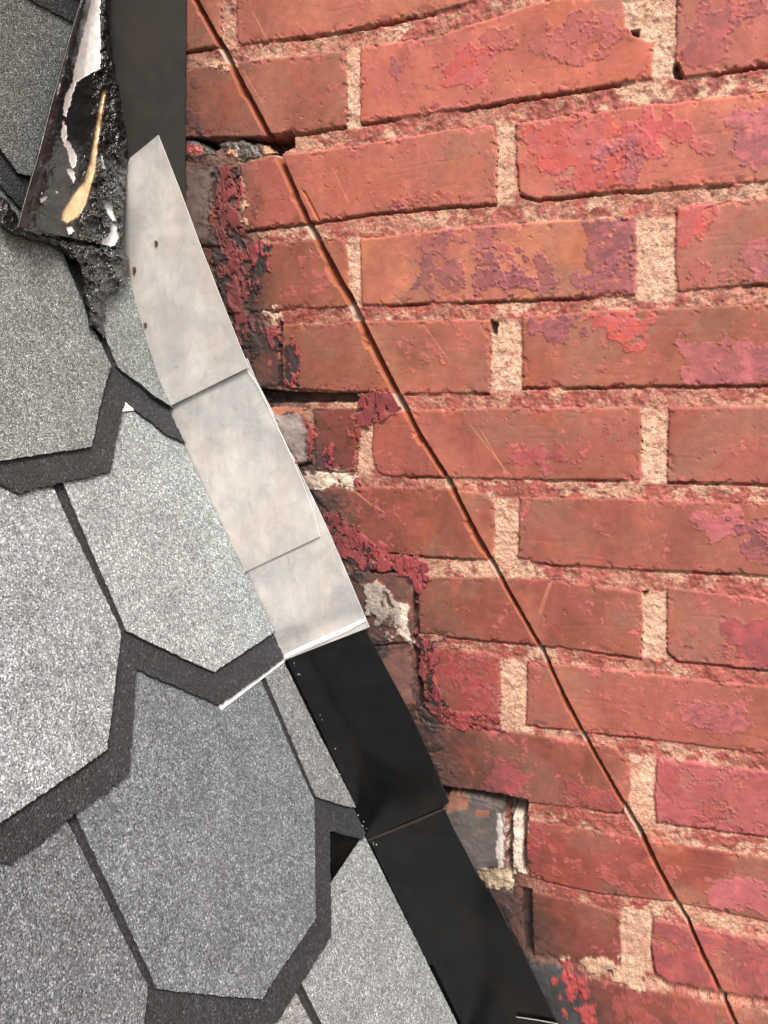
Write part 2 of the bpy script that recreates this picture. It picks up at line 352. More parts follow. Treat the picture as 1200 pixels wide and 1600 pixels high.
# paint that is left: region, colour, coverage 0-1, noise scale mm
PATCH = [
 ([(690,100),(740,78),(768,85),(764,112),(738,142),(700,128)], RED, .86, 14),
 ([(610,85),(640,85),(650,130),(625,145),(604,120)], PURP, .45, 10),
 ([(690,60),(900,10),(960,10),(1010,90),(980,110),(800,90)], LRED, .45, 18),
 ([(1060,0),(1200,-10),(1200,95),(1080,110)], (178,88,90), .55, 20),
 ([(815,205),(900,180),(1000,190),(1000,250),(985,285),(880,300),(820,250)], RED, .72, 22),
 ([(905,240),(1000,200),(1020,240),(1000,280),(930,290)], PINK, .66, 18),
 ([(1000,165),(1070,155),(1110,240),(1050,270),(1000,250)], (198,92,92), .6, 15),
 ([(1140,175),(1240,160),(1240,262),(1180,262),(1150,215)], PINK, .84, 16),
 ([(655,360),(780,350),(812,400),(840,455),(655,462),(652,410)], PURP, .60, 13),
 ([(735,390),(830,392),(880,430),(870,460),(740,455)], (160,90,98), .58, 12),
 ([(920,350),(992,340),(992,420),(960,415),(925,415)], PURP, .88, 10),
 ([(935,410),(992,400),(992,458),(900,462),(880,440)], (172,98,108), .70, 11),
 ([(1057,325),(1105,318),(1102,350),(1066,388),(1057,380)], RED, .84, 12),
 ([(1160,372),(1260,350),(1260,430),(1175,436)], PINK, .78, 12),
 ([(1060,400),(1160,400),(1170,445),(1062,452)], LRED, .58, 12),
 ([(822,498),(905,493),(910,516),(860,532),(826,512)], PURP, .76, 9),
 ([(925,490),(1020,484),(1022,500),(995,548),(960,532),(930,508)], RED, .78, 10),
 ([(1064,534),(1240,536),(1240,596),(1066,598)], PINK, .90, 11),
 ([(800,700),(870,690),(900,718),(860,734),(802,728)], (176,84,88), .72, 9),
 ([(935,660),(975,655),(975,690),(940,690)], (176,84,88), .5, 8),
 ([(1095,812),(1150,800),(1160,830),(1110,845)], PINK, .84, 11),
 ([(1150,810),(1260,800),(1260,890),(1155,888)], PURP, .58, 12),
 ([(1190,820),(1260,820),(1260,880),(1192,870)], PINK, .7, 12),
 ([(1140,965),(1260,960),(1260,1050),(1150,1035)], (176,88,92), .78, 13),
 ([(1060,1000),(1150,1010),(1140,1040),(1062,1030)], PURP, .45, 10),
 ([(1070,1102),(1160,1100),(1160,1145),(1100,1140),(1072,1124)], PINK, .80, 10),
 ([(770,1195),(805,1190),(812,1225),(790,1245),(765,1238)], (188,92,96), .86, 9),
 ([(880,1215),(980,1230),(972,1272),(870,1256)], (176,86,86), .62, 12),
 ([(1025,1180),(1400,1225),(1400,1345),(1022,1290)], (184,96,98), .74, 18),
 ([(1090,1250),(1200,1260),(1200,1300),(1080,1280)], LRED, .5, 16),
 ([(1100,1370),(1260,1380),(1260,1450),(1120,1420)], PINK, .72, 16),
 ([(825,1290),(860,1290),(850,1370),(826,1370)], CRIM, .55, 9),
 ([(840,1360),(1060,1340),(1060,1410),(930,1396)], LRED, .45, 14),
 ([(1020,1440),(1400,1500),(1400,1605),(1020,1530)], (184,96,96), .74, 18),
 ([(940,1540),(1240,1600),(1240,1680),(980,1640)], LRED, .55, 16),
 ([(575,560),(700,545),(700,580),(590,600)], (200,120,98), .3, 18),
 ([(720,1015),(782,1028),(780,1100),(740,1120),(690,1040)], (176,80,80), .62, 9),
 ([(590,310),(640,305),(640,345),(590,345)], PINK, .35, 8), ([(570,300),(770,290),(770,318),(570,335)], (184,92,84), .4, 14),
 ([(378,305),(400,310),(402,335),(380,330)], PURP, .6, 6),
]
# thick, lifted old paint beside the flashing (strong relief)
THICK = [
 ([(341,262),(370,262),(384,300),(372,340),(382,372),(428,384),(412,440),(400,470),(392,480),(386,410),(388,540),(374,540),(346,420),(338,330)], CRIM, .80),
 ([(386,500),(436,506),(434,520),(434,546),(420,545),(392,512)], CRIM, .86),
 ([(443,536),(462,532),(468,606),(448,602)], CRIM, .9),
 ([(566,616),(624,616),(625,630),(612,645),(584,662),(556,665),(566,640)], (150,70,72), .98),
 ([(556,664),(562,664),(562,760),(555,760)], CRIM, .8),
 ([(508,796),(530,806),(600,858),(640,872),(636,894),(566,888),(520,868)], CRIM, .84),
 ([(636,872),(672,880),(674,905),(652,936),(640,900)], CRIM, .86),
 ([(648,984),(666,996),(690,1000),(680,1060),(700,1100),(730,1136),(690,1126),(660,1084)], CRIM, .74),
 ([(660,1098),(780,1120),(790,1146),(700,1136)], CRIM, .70),
 ([(476,660),(494,655),(490,720),(480,725)], CRIM, .66),
 ([(505,696),(520,700),(518,735),(508,725)], CRIM, .9),
 ([(870,1512),(910,1510),(935,1600),(905,1600)], CRIM, .55),
]
# raked-out joints and missing mortar: (region, depth mm)
HOLES = [
 ([(288,216),(345,219),(413,214),(455,206),(458,228),(436,240),(424,240),(360,226),(330,236),(286,233)], 24),
 ([(402,606),(440,612),(552,614),(564,622),(552,630),(480,630),(408,632)], 13),
 ([(575,886),(640,880),(644,892),(578,897)], 7),
 ([(690,1232),(757,1238),(824,1250),(822,1276),(794,1276),(770,1258),(690,1243)], 24),
 ([(794,1276),(802,1270),(800,1370),(792,1360)], 8),
 ([(816,1270),(824,1276),(822,1365),(816,1360)], 7),
 ([(815,1388),(830,1392),(834,1495),(820,1490)], 7),
 ([(767,500),(776,504),(774,522),(768,520)], 7),
 ([(1003,925),(1012,926),(1008,936),(1003,934)], 8),
 ([(985,46),(998,46),(1000,58),(988,56)], 6),
 ([(1052,98),(1060,98),(1066,122),(1054,120)], 7),
 ([(350,260),(356,258),(352,392),(346,380)], 6),
 ([(436,500),(440,506),(440,604),(434,604)], 4),
 ([(644,900),(651,905),(655,1000),(646,1000)], 6),
 ([(645,1010),(655,1015),(668,1110),(656,1105)], 7),
 ([(945,1517),(958,1518),(958,1526),(948,1526)], 6),
]
# old pale mortar smears
SMEAR = [
 ([(566,916),(590,905),(636,950),(644,1002),(610,1008),(574,970)], (214,200,190), .58),
 ([(625,944),(634,948),(632,985),(646,1004),(636,1006),(622,982)], (240,222,206), .9),
 ([(425,645),(470,645),(484,668),(480,720),(450,735),(430,690)], (196,180,174), .52),
 ([(478,738),(556,742),(554,760),(480,762)], (236,214,196), .78),
 ([(797,1276),(818,1268),(817,1362),(798,1356)], (244,222,206), .92),
 ([(748,1358),(800,1366),(800,1388),(752,1384)], (244,220,186), .90),
 ([(782,1262),(790,1268),(790,1358),(778,1358)], (190,180,176), .6),
 ([(374,274),(382,280),(384,352),(376,350)], (236,196,160), .72),
 ([(392,484),(440,480),(440,500),(395,500)], (226,196,170), .60),
 ([(590,872),(660,880),(650,890),(560,886)], (210,180,160), .5),
 ([(930,1500),(1000,1500),(1002,1545),(960,1530),(880,1500)], (226,186,158), .85),
 ([(312,265),(336,262),(330,360),(306,350)], (150,128,116), .5),
 ([(326,95),(362,95),(366,108),(330,104)], (226,176,150), .8),
]
def build_wall():
    q = lambda a, b, st: np.arange(a, b, st)
    A = np.r_[q(-900, -500, 6), q(-500, -380, 1.0), q(-380, 90, 0.62), q(90, 560, 1.3), q(560, 640, 3.0), q(640, 1000, 6)]
    B = np.r_[q(-1250, -640, 6), q(-640, -470, 2.0), q(-470, 372, 0.66), q(372, 560, 2.0), q(560, 1000, 6)]
    a, b = np.meshgrid(A, B, indexing='ij')
    # only the part of the wall that stands above the roof
    xr = np.interp(-b, -PROF[:, 1], PROF[:, 0])
    keepv = a > xr - 60
    H = np.zeros(a.shape); C = np.zeros(a.shape + (3,)); S = np.full(a.shape, -99.0)
    ids = np.full(a.shape, -1)
    wob = (fbm(a, b, 9, 1, 4) - .5) * 3.2 + (fbm(a, b, 2.4, 5, 3) - .5) * 2.4
    polys = [(wpoly(p), lin(np.array(c) + ((8, 16, 16) if p[0][1] < 400 else (-7, 3, 6)) if c[0] - c[2] > 35 else np.array(c) + 6) * K) for p, c in BR]
    # plain running bond carried on round the traced part
    R = random.Random(3)
    boxes = [(p[:, 0].min(), p[:, 0].max(), p[:, 1].min(), p[:, 1].max()) for p, c in polys]
    zc0 = (boxes[7][2] + boxes[7][3]) / 2
    for k in range(-20, 14):
        zc = zc0 + 67.8 * k
        off = 0 if k % 2 else 107
        for j in range(-6, 7):
            a0 = j * 214 + off + 20; a1 = a0 + 204; z0 = zc - 28.5; z1 = zc + 28.5
            if a1 < 150 and -560 < zc < 300: continue
            for b0, b1, y0, y1 in boxes:
                if min(z1, y1) - max(z0, y0) > 9 and min(a1, b1) - max(a0, b0) > -10:
                    if (a0 + a1) / 2 > (b0 + b1) / 2: a0 = max(a0, b1 + 10)
                    else: a1 = min(a1, b0 - 10)
            if a1 - a0 < 40: continue
            polys.append((np.array([(a0, z1), (a1, z1), (a1, z0), (a0, z0)], float), lin((178, 100, 88)) * K * R.uniform(.85, 1.12)))
    for i, (p, c) in enumerate(polys):
        lo = p.min(0) - 12; hi = p.max(0) + 12
        ia = slice(*np.searchsorted(A, (lo[0], hi[0]))); ib = slice(*np.searchsorted(B, (lo[1], hi[1])))
        if ia.start == ia.stop or ib.start == ib.stop: continue
        # round the corners a little by shrinking and growing
        d = sdf(p, a[ia, ib], b[ia, ib]) + wob[ia, ib] * 0.55
        sub = S[ia, ib]; up = d > sub
        sub[up] = d[up]; idd = ids[ia, ib]; idd[up] = i
    # colours of the clay
    n1 = fbm(a, b, 30, 2, 5); n2 = fbm(a, b, 8, 3, 4); n3 = fbm(a * .35, b, 6, 4, 4); n4 = fbm(a, b, 2.0, 6, 3)
    bc = np.array([c for p, c in polys]); brickC = bc[np.clip(ids, 0, None)]
    nv = fbm(a, b * .3, 9, 9, 4)
    v = 1 + (n1 - .5) * .62 + (n3 - .5) * .16 + (nv - .5) * .42 + (n2 - .5) * .16
    brickC = brickC * v[..., None]
    # grey-brown weathering and orange bloom on the clay
    w = smooth(.52, .68, fbm(a, b, 46, 7, 5))[..., None]
    brickC = brickC * (1 - .5 * w) + (lin((150, 112, 96)) * K) * .5 * w
    w = smooth(.56, .72, fbm(a, b, 22, 8, 4))[..., None]
    brickC = brickC * (1 - .4 * w) + (lin((186, 102, 74)) * K) * .4 * w
    brick_pre = smooth(-.5, .5, S)
    # film of pale saw dust and chalked paint on the open wall
    dusty = (smooth(-330, 60, a + b * .45) * (.10 + .20 * smooth(.4, .65, fbm(a, b, 55, 5, 5))))[..., None]
    brickC = brickC * (1 - dusty) + lin((204, 144, 122)) * K * dusty
    # mortar
    hz = smooth(.35, .65, fbm(a * .6, b, 24, 4, 4)); mC = (lin((228, 182, 156)) * (1 - hz[..., None]) + lin((202, 142, 122)) * hz[..., None]) * K * (1 + (n2 - .5) * .45 + (n4 - .5) * .5)[..., None]
    paintm = smooth(.43, .58, fbm(a, b * 1.5, 10, 9, 6, .66) + (fbm(a, b, 60, 2, 2) - .5) * .35)
    # upright joints lost nearly all their paint
    vert = np.zeros(a.shape)
    for x0, y0, x1, y1 in [(541,75,562,200),(776,190,805,320),(994,340,1055,470),(768,500,814,610),(1003,636,1043,755),(773,780,810,878),(1004,925,1042,1030),(782,1030,822,1142),(984,1180,1024,1285),(970,1425,1018,1520),(975,0,1056,120),(541,370,562,480),(558,650,582,745),(346,20,368,75)]:
        P = wpoly([(x0, y0), (x1, y0), (x1, y1), (x0, y1)]); vert = np.maximum(vert, smooth(-2, 1.5, sdf(P, a, b)))
    vertw = vert * (1 - .55 * smooth(.62, .68, fbm(a, b, 14, 11, 5))); thr = paintm * (1 - .93 * vertw)
    pc = (lin((172, 96, 86)) * K)[None, None] * (1 + (n4 - .5) * .8 + (n2 - .5) * .6)[..., None]
    mC = mC * (1 - .75 * vert[..., None]) + .75 * vert[..., None] * lin((246, 202, 174)) * K * (1 + (n2 - .5) * .3 + (n4 - .5) * .45)[..., None] * (1 - .6 * thr[..., None] * 0)
    mC = mC * (1 - thr[..., None]) + pc * thr[..., None]
    brick = smooth(-.5, .5, S)
    edge = smooth(0, 2.0, S)
    # height, mm
    mort = -1.9 + (fbm(a, b, 7, 2, 4) - .5) * 2.6 + (n4 - .5) * 1.3 + thr * .5
    # wear: mortar fallen away right under the lower arris of many bricks
    dn = np.zeros(a.shape)
    under = (S < 0) & (ids >= 0) & (np.roll(S, -3, axis=1) > 0)
    dn[under] = 1
    mort -= dn * 4.2 * smooth(.40, .56, fbm(a, b, 46, 3, 3))
    face = (n1 - .5) * .9 + (n2 - .5) * .25 + (n4 - .5) * .05 - (1 - edge) ** 2 * .9 - smooth(.60, .70, fbm(a, b, 6, 1, 4)) * smooth(7, 0, S) * 1.3
    film = smooth(.50, .60, fbm(a, b * 1.3, 26, 0, 6, .6))[..., None] * .30 * brick_pre[..., None]
    brickC = brickC * (1 - film) + lin((180, 98, 94)) * K * film
    # long scratches and drag marks in the clay
    drag = smooth(.70, .78, fbm(a * .12, b, 4, 10, 4)); face -= drag * .16
    pit = smooth(.80, .88, fbm(a, b, 2.6, 11, 2)) * smooth(.5, .6, fbm(a, b, 50, 3, 3)); face -= pit * .6
    H = mort * (1 - brick) + face * brick
    C = mC * (1 - brick[..., None]) + brickC * brick[..., None]
    sand = (1 - brick) * (1 - thr)
    paint = thr * (1 - brick); gloss = np.zeros(a.shape)
    # random left-over flecks of paint on the brick faces
    fl = fbm(a, b, 7.5, 0, 5, .62) + (fbm(a, b, 60, 5, 2) - .5) * .30
    near = smooth(7, 0, S) * .06
    m = smooth(.726, .732, fl + near) * brick
    c = lin((194, 108, 104)) * K
    C = C * (1 - m[..., None]) + c * m[..., None] * (1 + (n2 - .5) * .4)[..., None]; H += m * .25; paint = np.maximum(paint, m)
    def patchmask(poly, cov, sc, soft=.012, seed=0, grow=5):
        P = wpoly(poly); lo = P.min(0) - 12; hi = P.max(0) + 12
        ia = slice(*np.searchsorted(A, (lo[0], hi[0]))); ib = slice(*np.searchsorted(B, (lo[1], hi[1])))
        if ia.start >= ia.stop or ib.start >= ib.stop: return None
        aa, bb = a[ia, ib], b[ia, ib]
        d = sdf(P, aa, bb)
        n = fbm(aa, bb, sc, seed, 6, .6)
        n = (n - .5) * 1.0 * .8 + .5 + np.clip(d / grow, -1, 1) * .13 + (cov - .75) * .46
        return (ia, ib), n, d
    for k, (poly, colr, cov, sc) in enumerate(PATCH):
        r = patchmask(poly, cov, sc * .7, seed=k % 9)
        if r is None: continue
        sl, n, d = r
        m = smooth(.505, .520, n) * smooth(-9, -6, d) * smooth(-1.5, .5, S[sl])
        rim = smooth(.505, .53, n) * (1 - smooth(.53, .57, n)) * m
        c = lin(colr) * K; cc = c[None, None] * (1 + (n2[sl] - .5) * .3 + (nv[sl] - .5) * .5)[..., None]
        vv = smooth(.49, .52, fbm(a[sl], b[sl] * 1.4, sc * .55, (k + 5) % 9, 5, .6))[..., None] * .5
        alt = lin(PURP if sum(colr) > 330 and k % 2 else PINK) * K; cc = cc * (1 - vv) + alt * vv * .95
        mm_ = (m * (.72 + .22 * smooth(.4, .6, n1[sl])))[..., None]; C[sl] = C[sl] * (1 - mm_) + cc * mm_
        H[sl] += m * .30 + rim * .5 * smooth(.4, .7, n4[sl]); paint[sl] = np.maximum(paint[sl], m)
    # soot and bitumen staining left by the old flashing
    LINE = [(262,-60),(288,200),(330,330),(392,600),(430,690),(500,830),(560,950),(640,1110),(700,1250),(770,1390),(830,1500),(900,1640)]
    Lp = wpoly(LINE); dist = np.full(a.shape, 1e9)
    for i in range(len(Lp) - 1):
        p, e = Lp[i], Lp[i + 1] - Lp[i]
        t = np.clip(((a - p[0]) * e[0] + (b - p[1]) * e[1]) / (e @ e), 0, 1)
        dist = np.minimum(dist, np.hypot(a - p[0] - e[0] * t, b - p[1] - e[1] * t))
    topfade = smooth(-80, 120, -b + 230)      # the stain dies out towards the top
    line_dark = smooth(150, 20, dist + (fbm(a, b, 40, 8, 4) - .5) * 70)[..., None]; C = C * (1 - line_dark * np.array([.26, .30, .28]))  # wall colour darkens towards the flashing line
    soot = smooth(62, 4, dist + (fbm(a, b, 26, 4, 5) - .5) * 62) * topfade
    sv = smooth(.42, .6, fbm(a, b, 18, 6, 5))[..., None]; sootc = lin((62, 56, 56)) * K * (1 - sv) + lin((112, 82, 72)) * K * sv
    m = (soot * .80)[..., None]; C = C * (1 - m) + sootc * m
    sand *= (1 - soot * .6); H += soot * (fbm(a, b, 4, 7, 5) - .5) * 1.8
    crust = smooth(.55, .60, fbm(a, b, 12, 5, 5)) * smooth(26, 10, dist) * topfade
    H += crust * 1.2; m = (crust * .8)[..., None]; C = C * (1 - m) + (lin((44, 42, 46)) * K) * m; gloss = np.maximum(gloss, crust * .6)
    ora = smooth(.70, .76, fbm(a, b, 18, 9, 4)) * smooth(45, 20, dist) * topfade * brick
    m = (ora * .8)[..., None]; C = C * (1 - m) + (lin((196, 104, 72)) * K) * m
    for k, (poly, colr, cov) in enumerate(SMEAR):
        r = patchmask(poly, cov, 7, seed=3 + k % 7, grow=3)
        if r is None: continue
        sl, n, d = r
        m = smooth(.47, .56, n) * smooth(-5, -2, d)
        c = lin(colr) * K; cc = c[None, None] * (1 + (n4[sl] - .5) * .5 + (n2[sl] - .5) * .4)[..., None]
        C[sl] = C[sl] * (1 - m[..., None]) + cc * m[..., None]; H[sl] += m * 1.0; sand[sl] = np.maximum(sand[sl], m * .8)
    for poly, dep in HOLES:
        P = wpoly(poly); lo = P.min(0) - 12; hi = P.max(0) + 12
        ia = slice(*np.searchsorted(A, (lo[0], hi[0]))); ib = slice(*np.searchsorted(B, (lo[1], hi[1]))); sl = (ia, ib)
        d = sdf(P, a[sl], b[sl]) + wob[sl] * .8
        m = smooth(-.8, 1.2, d); H[sl] -= m * dep * (1 + (n2[sl] - .5) * .5)
        holec = lin((60, 44, 38)) * K; C[sl] = C[sl] * (1 - .8 * m[..., None]) + holec * .8 * m[..., None]; sand[sl] *= 1 - m * .5  # raked-out joints are coloured dark brown
    for k, (poly, colr, cov) in enumerate(THICK):
        r = patchmask(poly, cov - .10 if cov < .95 else cov, 9, seed=1 + k % 8, grow=2.5)
        if r is None: continue
        sl, n, d = r
        wr = fbm(a[sl] * 1.5, b[sl] * .55, 10, 2 + k % 5, 4, .45)
        ridge = 1 - np.abs(wr - .5) * 4
        m = smooth(.475, .495, n) * smooth(-5, -3, d)
        tarm = smooth(.60, .64, fbm(a[sl] * 1.2, b[sl] * .6, 10, (k + 3) % 9, 5)) * (cov < .95)
        crack = smooth(.022, .0, np.abs(fbm(a[sl] * 1.4, b[sl] * .5, 15, 5 + k % 4, 5) - .5)) * m
        c = lin(colr) * K * .95; cc = c[None, None] * (.85 + ridge * .12 + (n2[sl] - .5) * .6)[..., None]; cc = cc * (1 - tarm[..., None]) + lin((62, 48, 50)) * K * tarm[..., None]
        C[sl] = C[sl] * (1 - m[..., None]) + cc * m[..., None]
        cm = (crack * .75)[..., None]; C[sl] = C[sl] * (1 - cm) + (lin((60, 44, 44)) * K) * cm
        H[sl] = H[sl] * (1 - m) + m * (np.maximum(H[sl], -.6) + .8 + ridge * .8 - crack * 2.6 - tarm * 1.2)
        paint[sl] = np.maximum(paint[sl], m * (1 - crack)); sand[sl] *= 1 - m; gloss[sl] *= 1 - m
    # soot also lies over the old paint
    sm = (smooth(48, 2, dist + (fbm(a, b, 20, 3, 5) - .5) * 50) * topfade * .6)[..., None]; C = C * (1 - sm) + lin((60, 48, 46)) * K * sm
    for poly, colr, dome, nz, soft in [
        ([(700,1246),(730,1240),(788,1262),(786,1350),(700,1362),(640,1300)], (96,90,88), .5, .45, 2.5),
        ([(700,1240),(736,1244),(732,1262),(700,1268)], (150,104,88), .3, .5, 1.5),
        ([(742,1262),(770,1264),(766,1276),(744,1274)], (150,100,82), .3, .4, 1.2),
        ([(776,1270),(784,1272),(788,1356),(778,1358)], (196,188,184), .6, .5, 1.5),
        ([(424,644),(470,648),(484,676),(478,712),(450,724),(430,690)], (150,138,134), 3.2, .5, 9),
        ([(412,634),(486,634),(484,644),(412,650)], (168,108,86), .4, .5, 1.5),
        ([(800,1505),(868,1504),(912,1560),(930,1640),(840,1680)], (66,66,70), .8, .5, 3),
        ([(562,1040),(640,1012),(648,1096),(600,1112)], (122,86,80), .5, .5, 4),
        ([(292,262),(332,262),(326,372),(292,380)], (112,96,90), .5, .5, 4)]:
        P = wpoly(poly); lo = P.min(0) - 12; hi = P.max(0) + 12
        sl = (slice(*np.searchsorted(A, (lo[0], hi[0]))), slice(*np.searchsorted(B, (lo[1], hi[1]))))
        d = sdf(P, a[sl], b[sl]) + wob[sl] * .7 + (fbm(a[sl], b[sl], 9, 4, 5) - .5) * (14 if colr[0] - colr[2] > 80 else 5)
        m = smooth(-.6, soft * .5, d); C[sl] = C[sl] * (1 - .92 * m[..., None]) + lin(colr) * K * (1 + (n2[sl] - .5) * nz * 1.6 + (n1[sl] - .5) * nz * 1.6)[..., None] * .92 * m[..., None]
        H[sl] = H[sl] * (1 - m) + m * (np.maximum(H[sl], -1.5) * .4 + dome * smooth(0, soft * 1.6, d)); sand[sl] *= 1 - m * .9; gloss[sl] = gloss[sl] * (1 - m) + .25 * m
    for k, (poly, cov) in enumerate([([(876,1500),(900,1512),(926,1560),(940,1610),(918,1610),(884,1548)], .60), ([(860,1530),(872,1530),(890,1590),(876,1590)], .5)]):
        (sl, n, d) = patchmask(poly, cov, 6, seed=k + 2, grow=3)
        m = smooth(.50, .52, n) * smooth(-4, -2, d); C[sl] = C[sl] * (1 - m[..., None]) + lin((176, 78, 76)) * K * m[..., None]; H[sl] += m * .9
    # saw cut for the new flashing
    Kp = wpoly([(x, y) for x, y, w in KERF]); Kw = np.array([w * (1.0 if y < 640 else .86) for x, y, w in KERF]) / 2.0
    best = np.full(a.shape, 1e9); side = np.zeros(a.shape); wd = np.ones(a.shape)
    for i in range(len(Kp) - 1):
        p, e = Kp[i], Kp[i + 1] - Kp[i]; l2 = e @ e
        lo = np.minimum(Kp[i], Kp[i + 1]) - 42; hi = np.maximum(Kp[i], Kp[i + 1]) + 42
        sl = (slice(*np.searchsorted(A, (lo[0], hi[0]))), slice(*np.searchsorted(B, (lo[1], hi[1]))))
        t = np.clip(((a[sl] - p[0]) * e[0] + (b[sl] - p[1]) * e[1]) / l2, 0, 1)
        dx = a[sl] - p[0] - e[0] * t; dy = b[sl] - p[1] - e[1] * t; dd = np.hypot(dx, dy)
        sg = np.sign(e[0] * dy - e[1] * dx)      # >0 : right / upper side
        up = dd < best[sl]
        best[sl] = np.where(up, dd, best[sl]); side[sl] = np.where(up, sg * dd, side[sl]); wd[sl] = np.where(up, Kw[i] * (1 - t) + Kw[i + 1] * t, wd[sl])
    jit = (fbm(a, b, 6, 8, 3) - .5) * .9
    chip = smooth(.58, .70, fbm(a, b, 16, 10, 3))     # spalled lip on the left
    rr = (side + jit * .5) / wd
    left = smooth(-.80 - chip * .55, -.10, rr) ** 1.3; right = 1 - smooth(.46, .56, rr + jit * .12)
    g = np.where(best < 40, left * right, 0)
    H -= g * 15.0
    fresh = smooth(-.82 - chip * .6, -.62 - chip * .5, rr) * (1 - smooth(.45, .6, rr)) * (best < 40)
    isb = brick * (1 - vert * 0)
    fc = (lin((184, 108, 80)) * K)[None, None] * (1 + (n2 - .5) * .4)[..., None] * isb[..., None] + (lin((216, 190, 170)) * K) * (1 - isb[..., None])
    fm = (fresh * .9)[..., None]; C = C * (1 - fm) + fc * fm; sand = sand * (1 - fresh)
    # pale saw dust rubbed on the right of the cut
    dust = np.where((best < 40) & (side > 0), smooth(30, 2, best) * smooth(.35, .65, fbm(a, b, 24, 6, 4)), 0) * .38
    dm = dust[..., None]; C = C * (1 - dm) + (lin((214, 140, 116)) * K) * dm
    # short stray cut at (480,310)-(500,345)
    P = wpoly([(472,298),(477,300),(500,345),(496,346)]); dd = sdf(P, a, b); m = smooth(-.6, .4, dd); H -= m * 1.6; C = C * (1 - m[..., None]) + (lin((216, 128, 84)) * K) * m[..., None]
    # thin scratches
    for x0, y0, x1, y1 in [(545,762,600,800),(548,760,580,790),(735,664,800,745),(752,672,790,738),(395,18,420,66),(380,110,410,160),(520,262,545,316),(660,505,700,560),(862,908,845,960),(858,912,842,958)]:
        p, e = wpoly([(x0, y0), (x1, y1)]); e = e - p
        t = np.clip(((a - p[0]) * e[0] + (b - p[1]) * e[1]) / (e @ e), 0, 1); dd = np.hypot(a - p[0] - e[0] * t, b - p[1] - e[1] * t)
        m = smooth(.7, .2, dd) * .55 * brick; C = C * (1 - m[..., None]) + (lin((222, 150, 122)) * K) * m[..., None]; H -= m * .3
    C = np.clip(C, 0.004, .9)
    V = np.stack([a, DW - H, b], -1).reshape(-1, 3)
    kf = keepv[:-1, :-1] & keepv[1:, 1:]
    attrs = {'Col': C.reshape(-1, 3), 'Msk': np.clip(np.stack([sand, paint, gloss], -1), 0, 1).reshape(-1, 3)}
    # the mortar and the bricks are two parts of one wall
    isbr = (S[:-1, :-1] + S[1:, 1:]) > 0
    root = empty('brick_wall', (0, DW, -6000)); tag(root, 'red painted brick wall with peeling paint and a diagonal saw cut', 'wall')
    for nm, kk in (('brickwork', kf & isbr), ('mortar', kf & ~isbr)):
        V2, F2, A2 = compact(V, grid_faces(len(A), len(B), kk), attrs)
        # grid runs a then b: flip so that the face looks at the viewer
        me = np_mesh(nm, V2, F2[:, ::-1], A2); link_mesh(nm, me, M_WALL, root)
    return A, B, H
build_wall()
#@@ROOF

# ------------------------------------------------------------------ shingle roof
EXPO = 200.0
def course_h(sb):                       # height of the tab face of the course whose lower edge is at sb
    return lambda s: 3.0 + 0.03 * (np.asarray(s, float) - sb)
def jag(poly, step=2.0, amp=0.45, seed=0):
    """closed polygon with a finely broken, granule-rough edge"""
    R = np.random.RandomState(seed); out = []
    for i in range(len(poly)):
        p = np.array(poly[i], float); q = np.array(poly[(i + 1) % len(poly)], float); l = np.hypot(*(q - p)); n = max(1, int(l / step))
        nn = np.array([-(q - p)[1], (q - p)[0]]) / max(l, 1e-6)
        wave = R.rand() * 6; wl = 30 + R.rand() * 40
        for k in range(n):
            t = k / n; j = amp * (R.rand() - .5) * 2 + 0.5 * math.sin(wave + t * l / wl) * min(1, 4 * t * (1 - t) * 2)
            if k == 0: j *= .3
            out.append(tuple(p + (q - p) * t + nn * j))
    return out
def slab(name, poly, hf, thick, mat, parent, color, seed=0, amp=0.45, lift=None):
    if name == 'shadow_band': amp = .8
    """a flat piece laid on the roof: outline in (s, u), follows the roof's curve"""
    pts = jag(poly, 2.0, amp, seed)
    bm = bmesh.new()
    vs = [bm.verts.new((s, u, 0)) for s, u in pts]
    f = bm.faces.new(vs)
    smin = min(s for s, u in pts); smax = max(s for s, u in pts)
    cuts = [c for c in list(np.arange(-300, 190, 12.)) + [_S[-2]] if smin + 1 < c < smax - 1]
    for c in cuts:
        bmesh.ops.bisect_plane(bm, geom=bm.verts[:] + bm.edges[:] + bm.faces[:], plane_co=(c, 0, 0), plane_no=(1, 0, 0))
    umin = min(u for s, u in pts); umax = max(u for s, u in pts)
    if lift:
        for c in np.arange(umin + 9, umax, 9.):
            bmesh.ops.bisect_plane(bm, geom=bm.verts[:] + bm.edges[:] + bm.faces[:], plane_co=(0, c, 0), plane_no=(0, 1, 0))
        for c in np.arange(max(smin, smax - 60), smax, 9.):
            bmesh.ops.bisect_plane(bm, geom=bm.verts[:] + bm.edges[:] + bm.faces[:], plane_co=(c, 0, 0), plane_no=(1, 0, 0))
    top = bm.faces[:]
    ext = bmesh.ops.extrude_face_region(bm, geom=top)
    low = [v for v in ext['geom'] if isinstance(v, bmesh.types.BMVert)]
    for v in low: v.co.z = -thick
    bm.normal_update(); sides = set(f for f in bm.faces if len(set(round(v.co.z, 3) for v in f.verts)) > 1)
    for v in bm.verts:
        s, u, z = v.co
        h = float(hf(s)) + z + (lift(s, u) if lift else 0)
        v.co = Vector(roof_pt(s, u, h)) * MM
    bmesh.ops.recalc_face_normals(bm, faces=bm.faces[:])
    bm.normal_update()
    for f in bm.faces:
        if f in sides: f.material_index = 1
    me = bpy.data.meshes.new(name); bm.to_mesh(me); bm.free()
    o = link_mesh(name, me, [mat, M_ASPH], parent); o.color = (*[float(x) for x in lin(color) * K], 1)
    return o
roof = empty('shingle_roof', (-250, DW - 150, -480)); tag(roof, 'steep roof of grey granule shingles with chamfered tabs and dark shadow bands', 'roof')
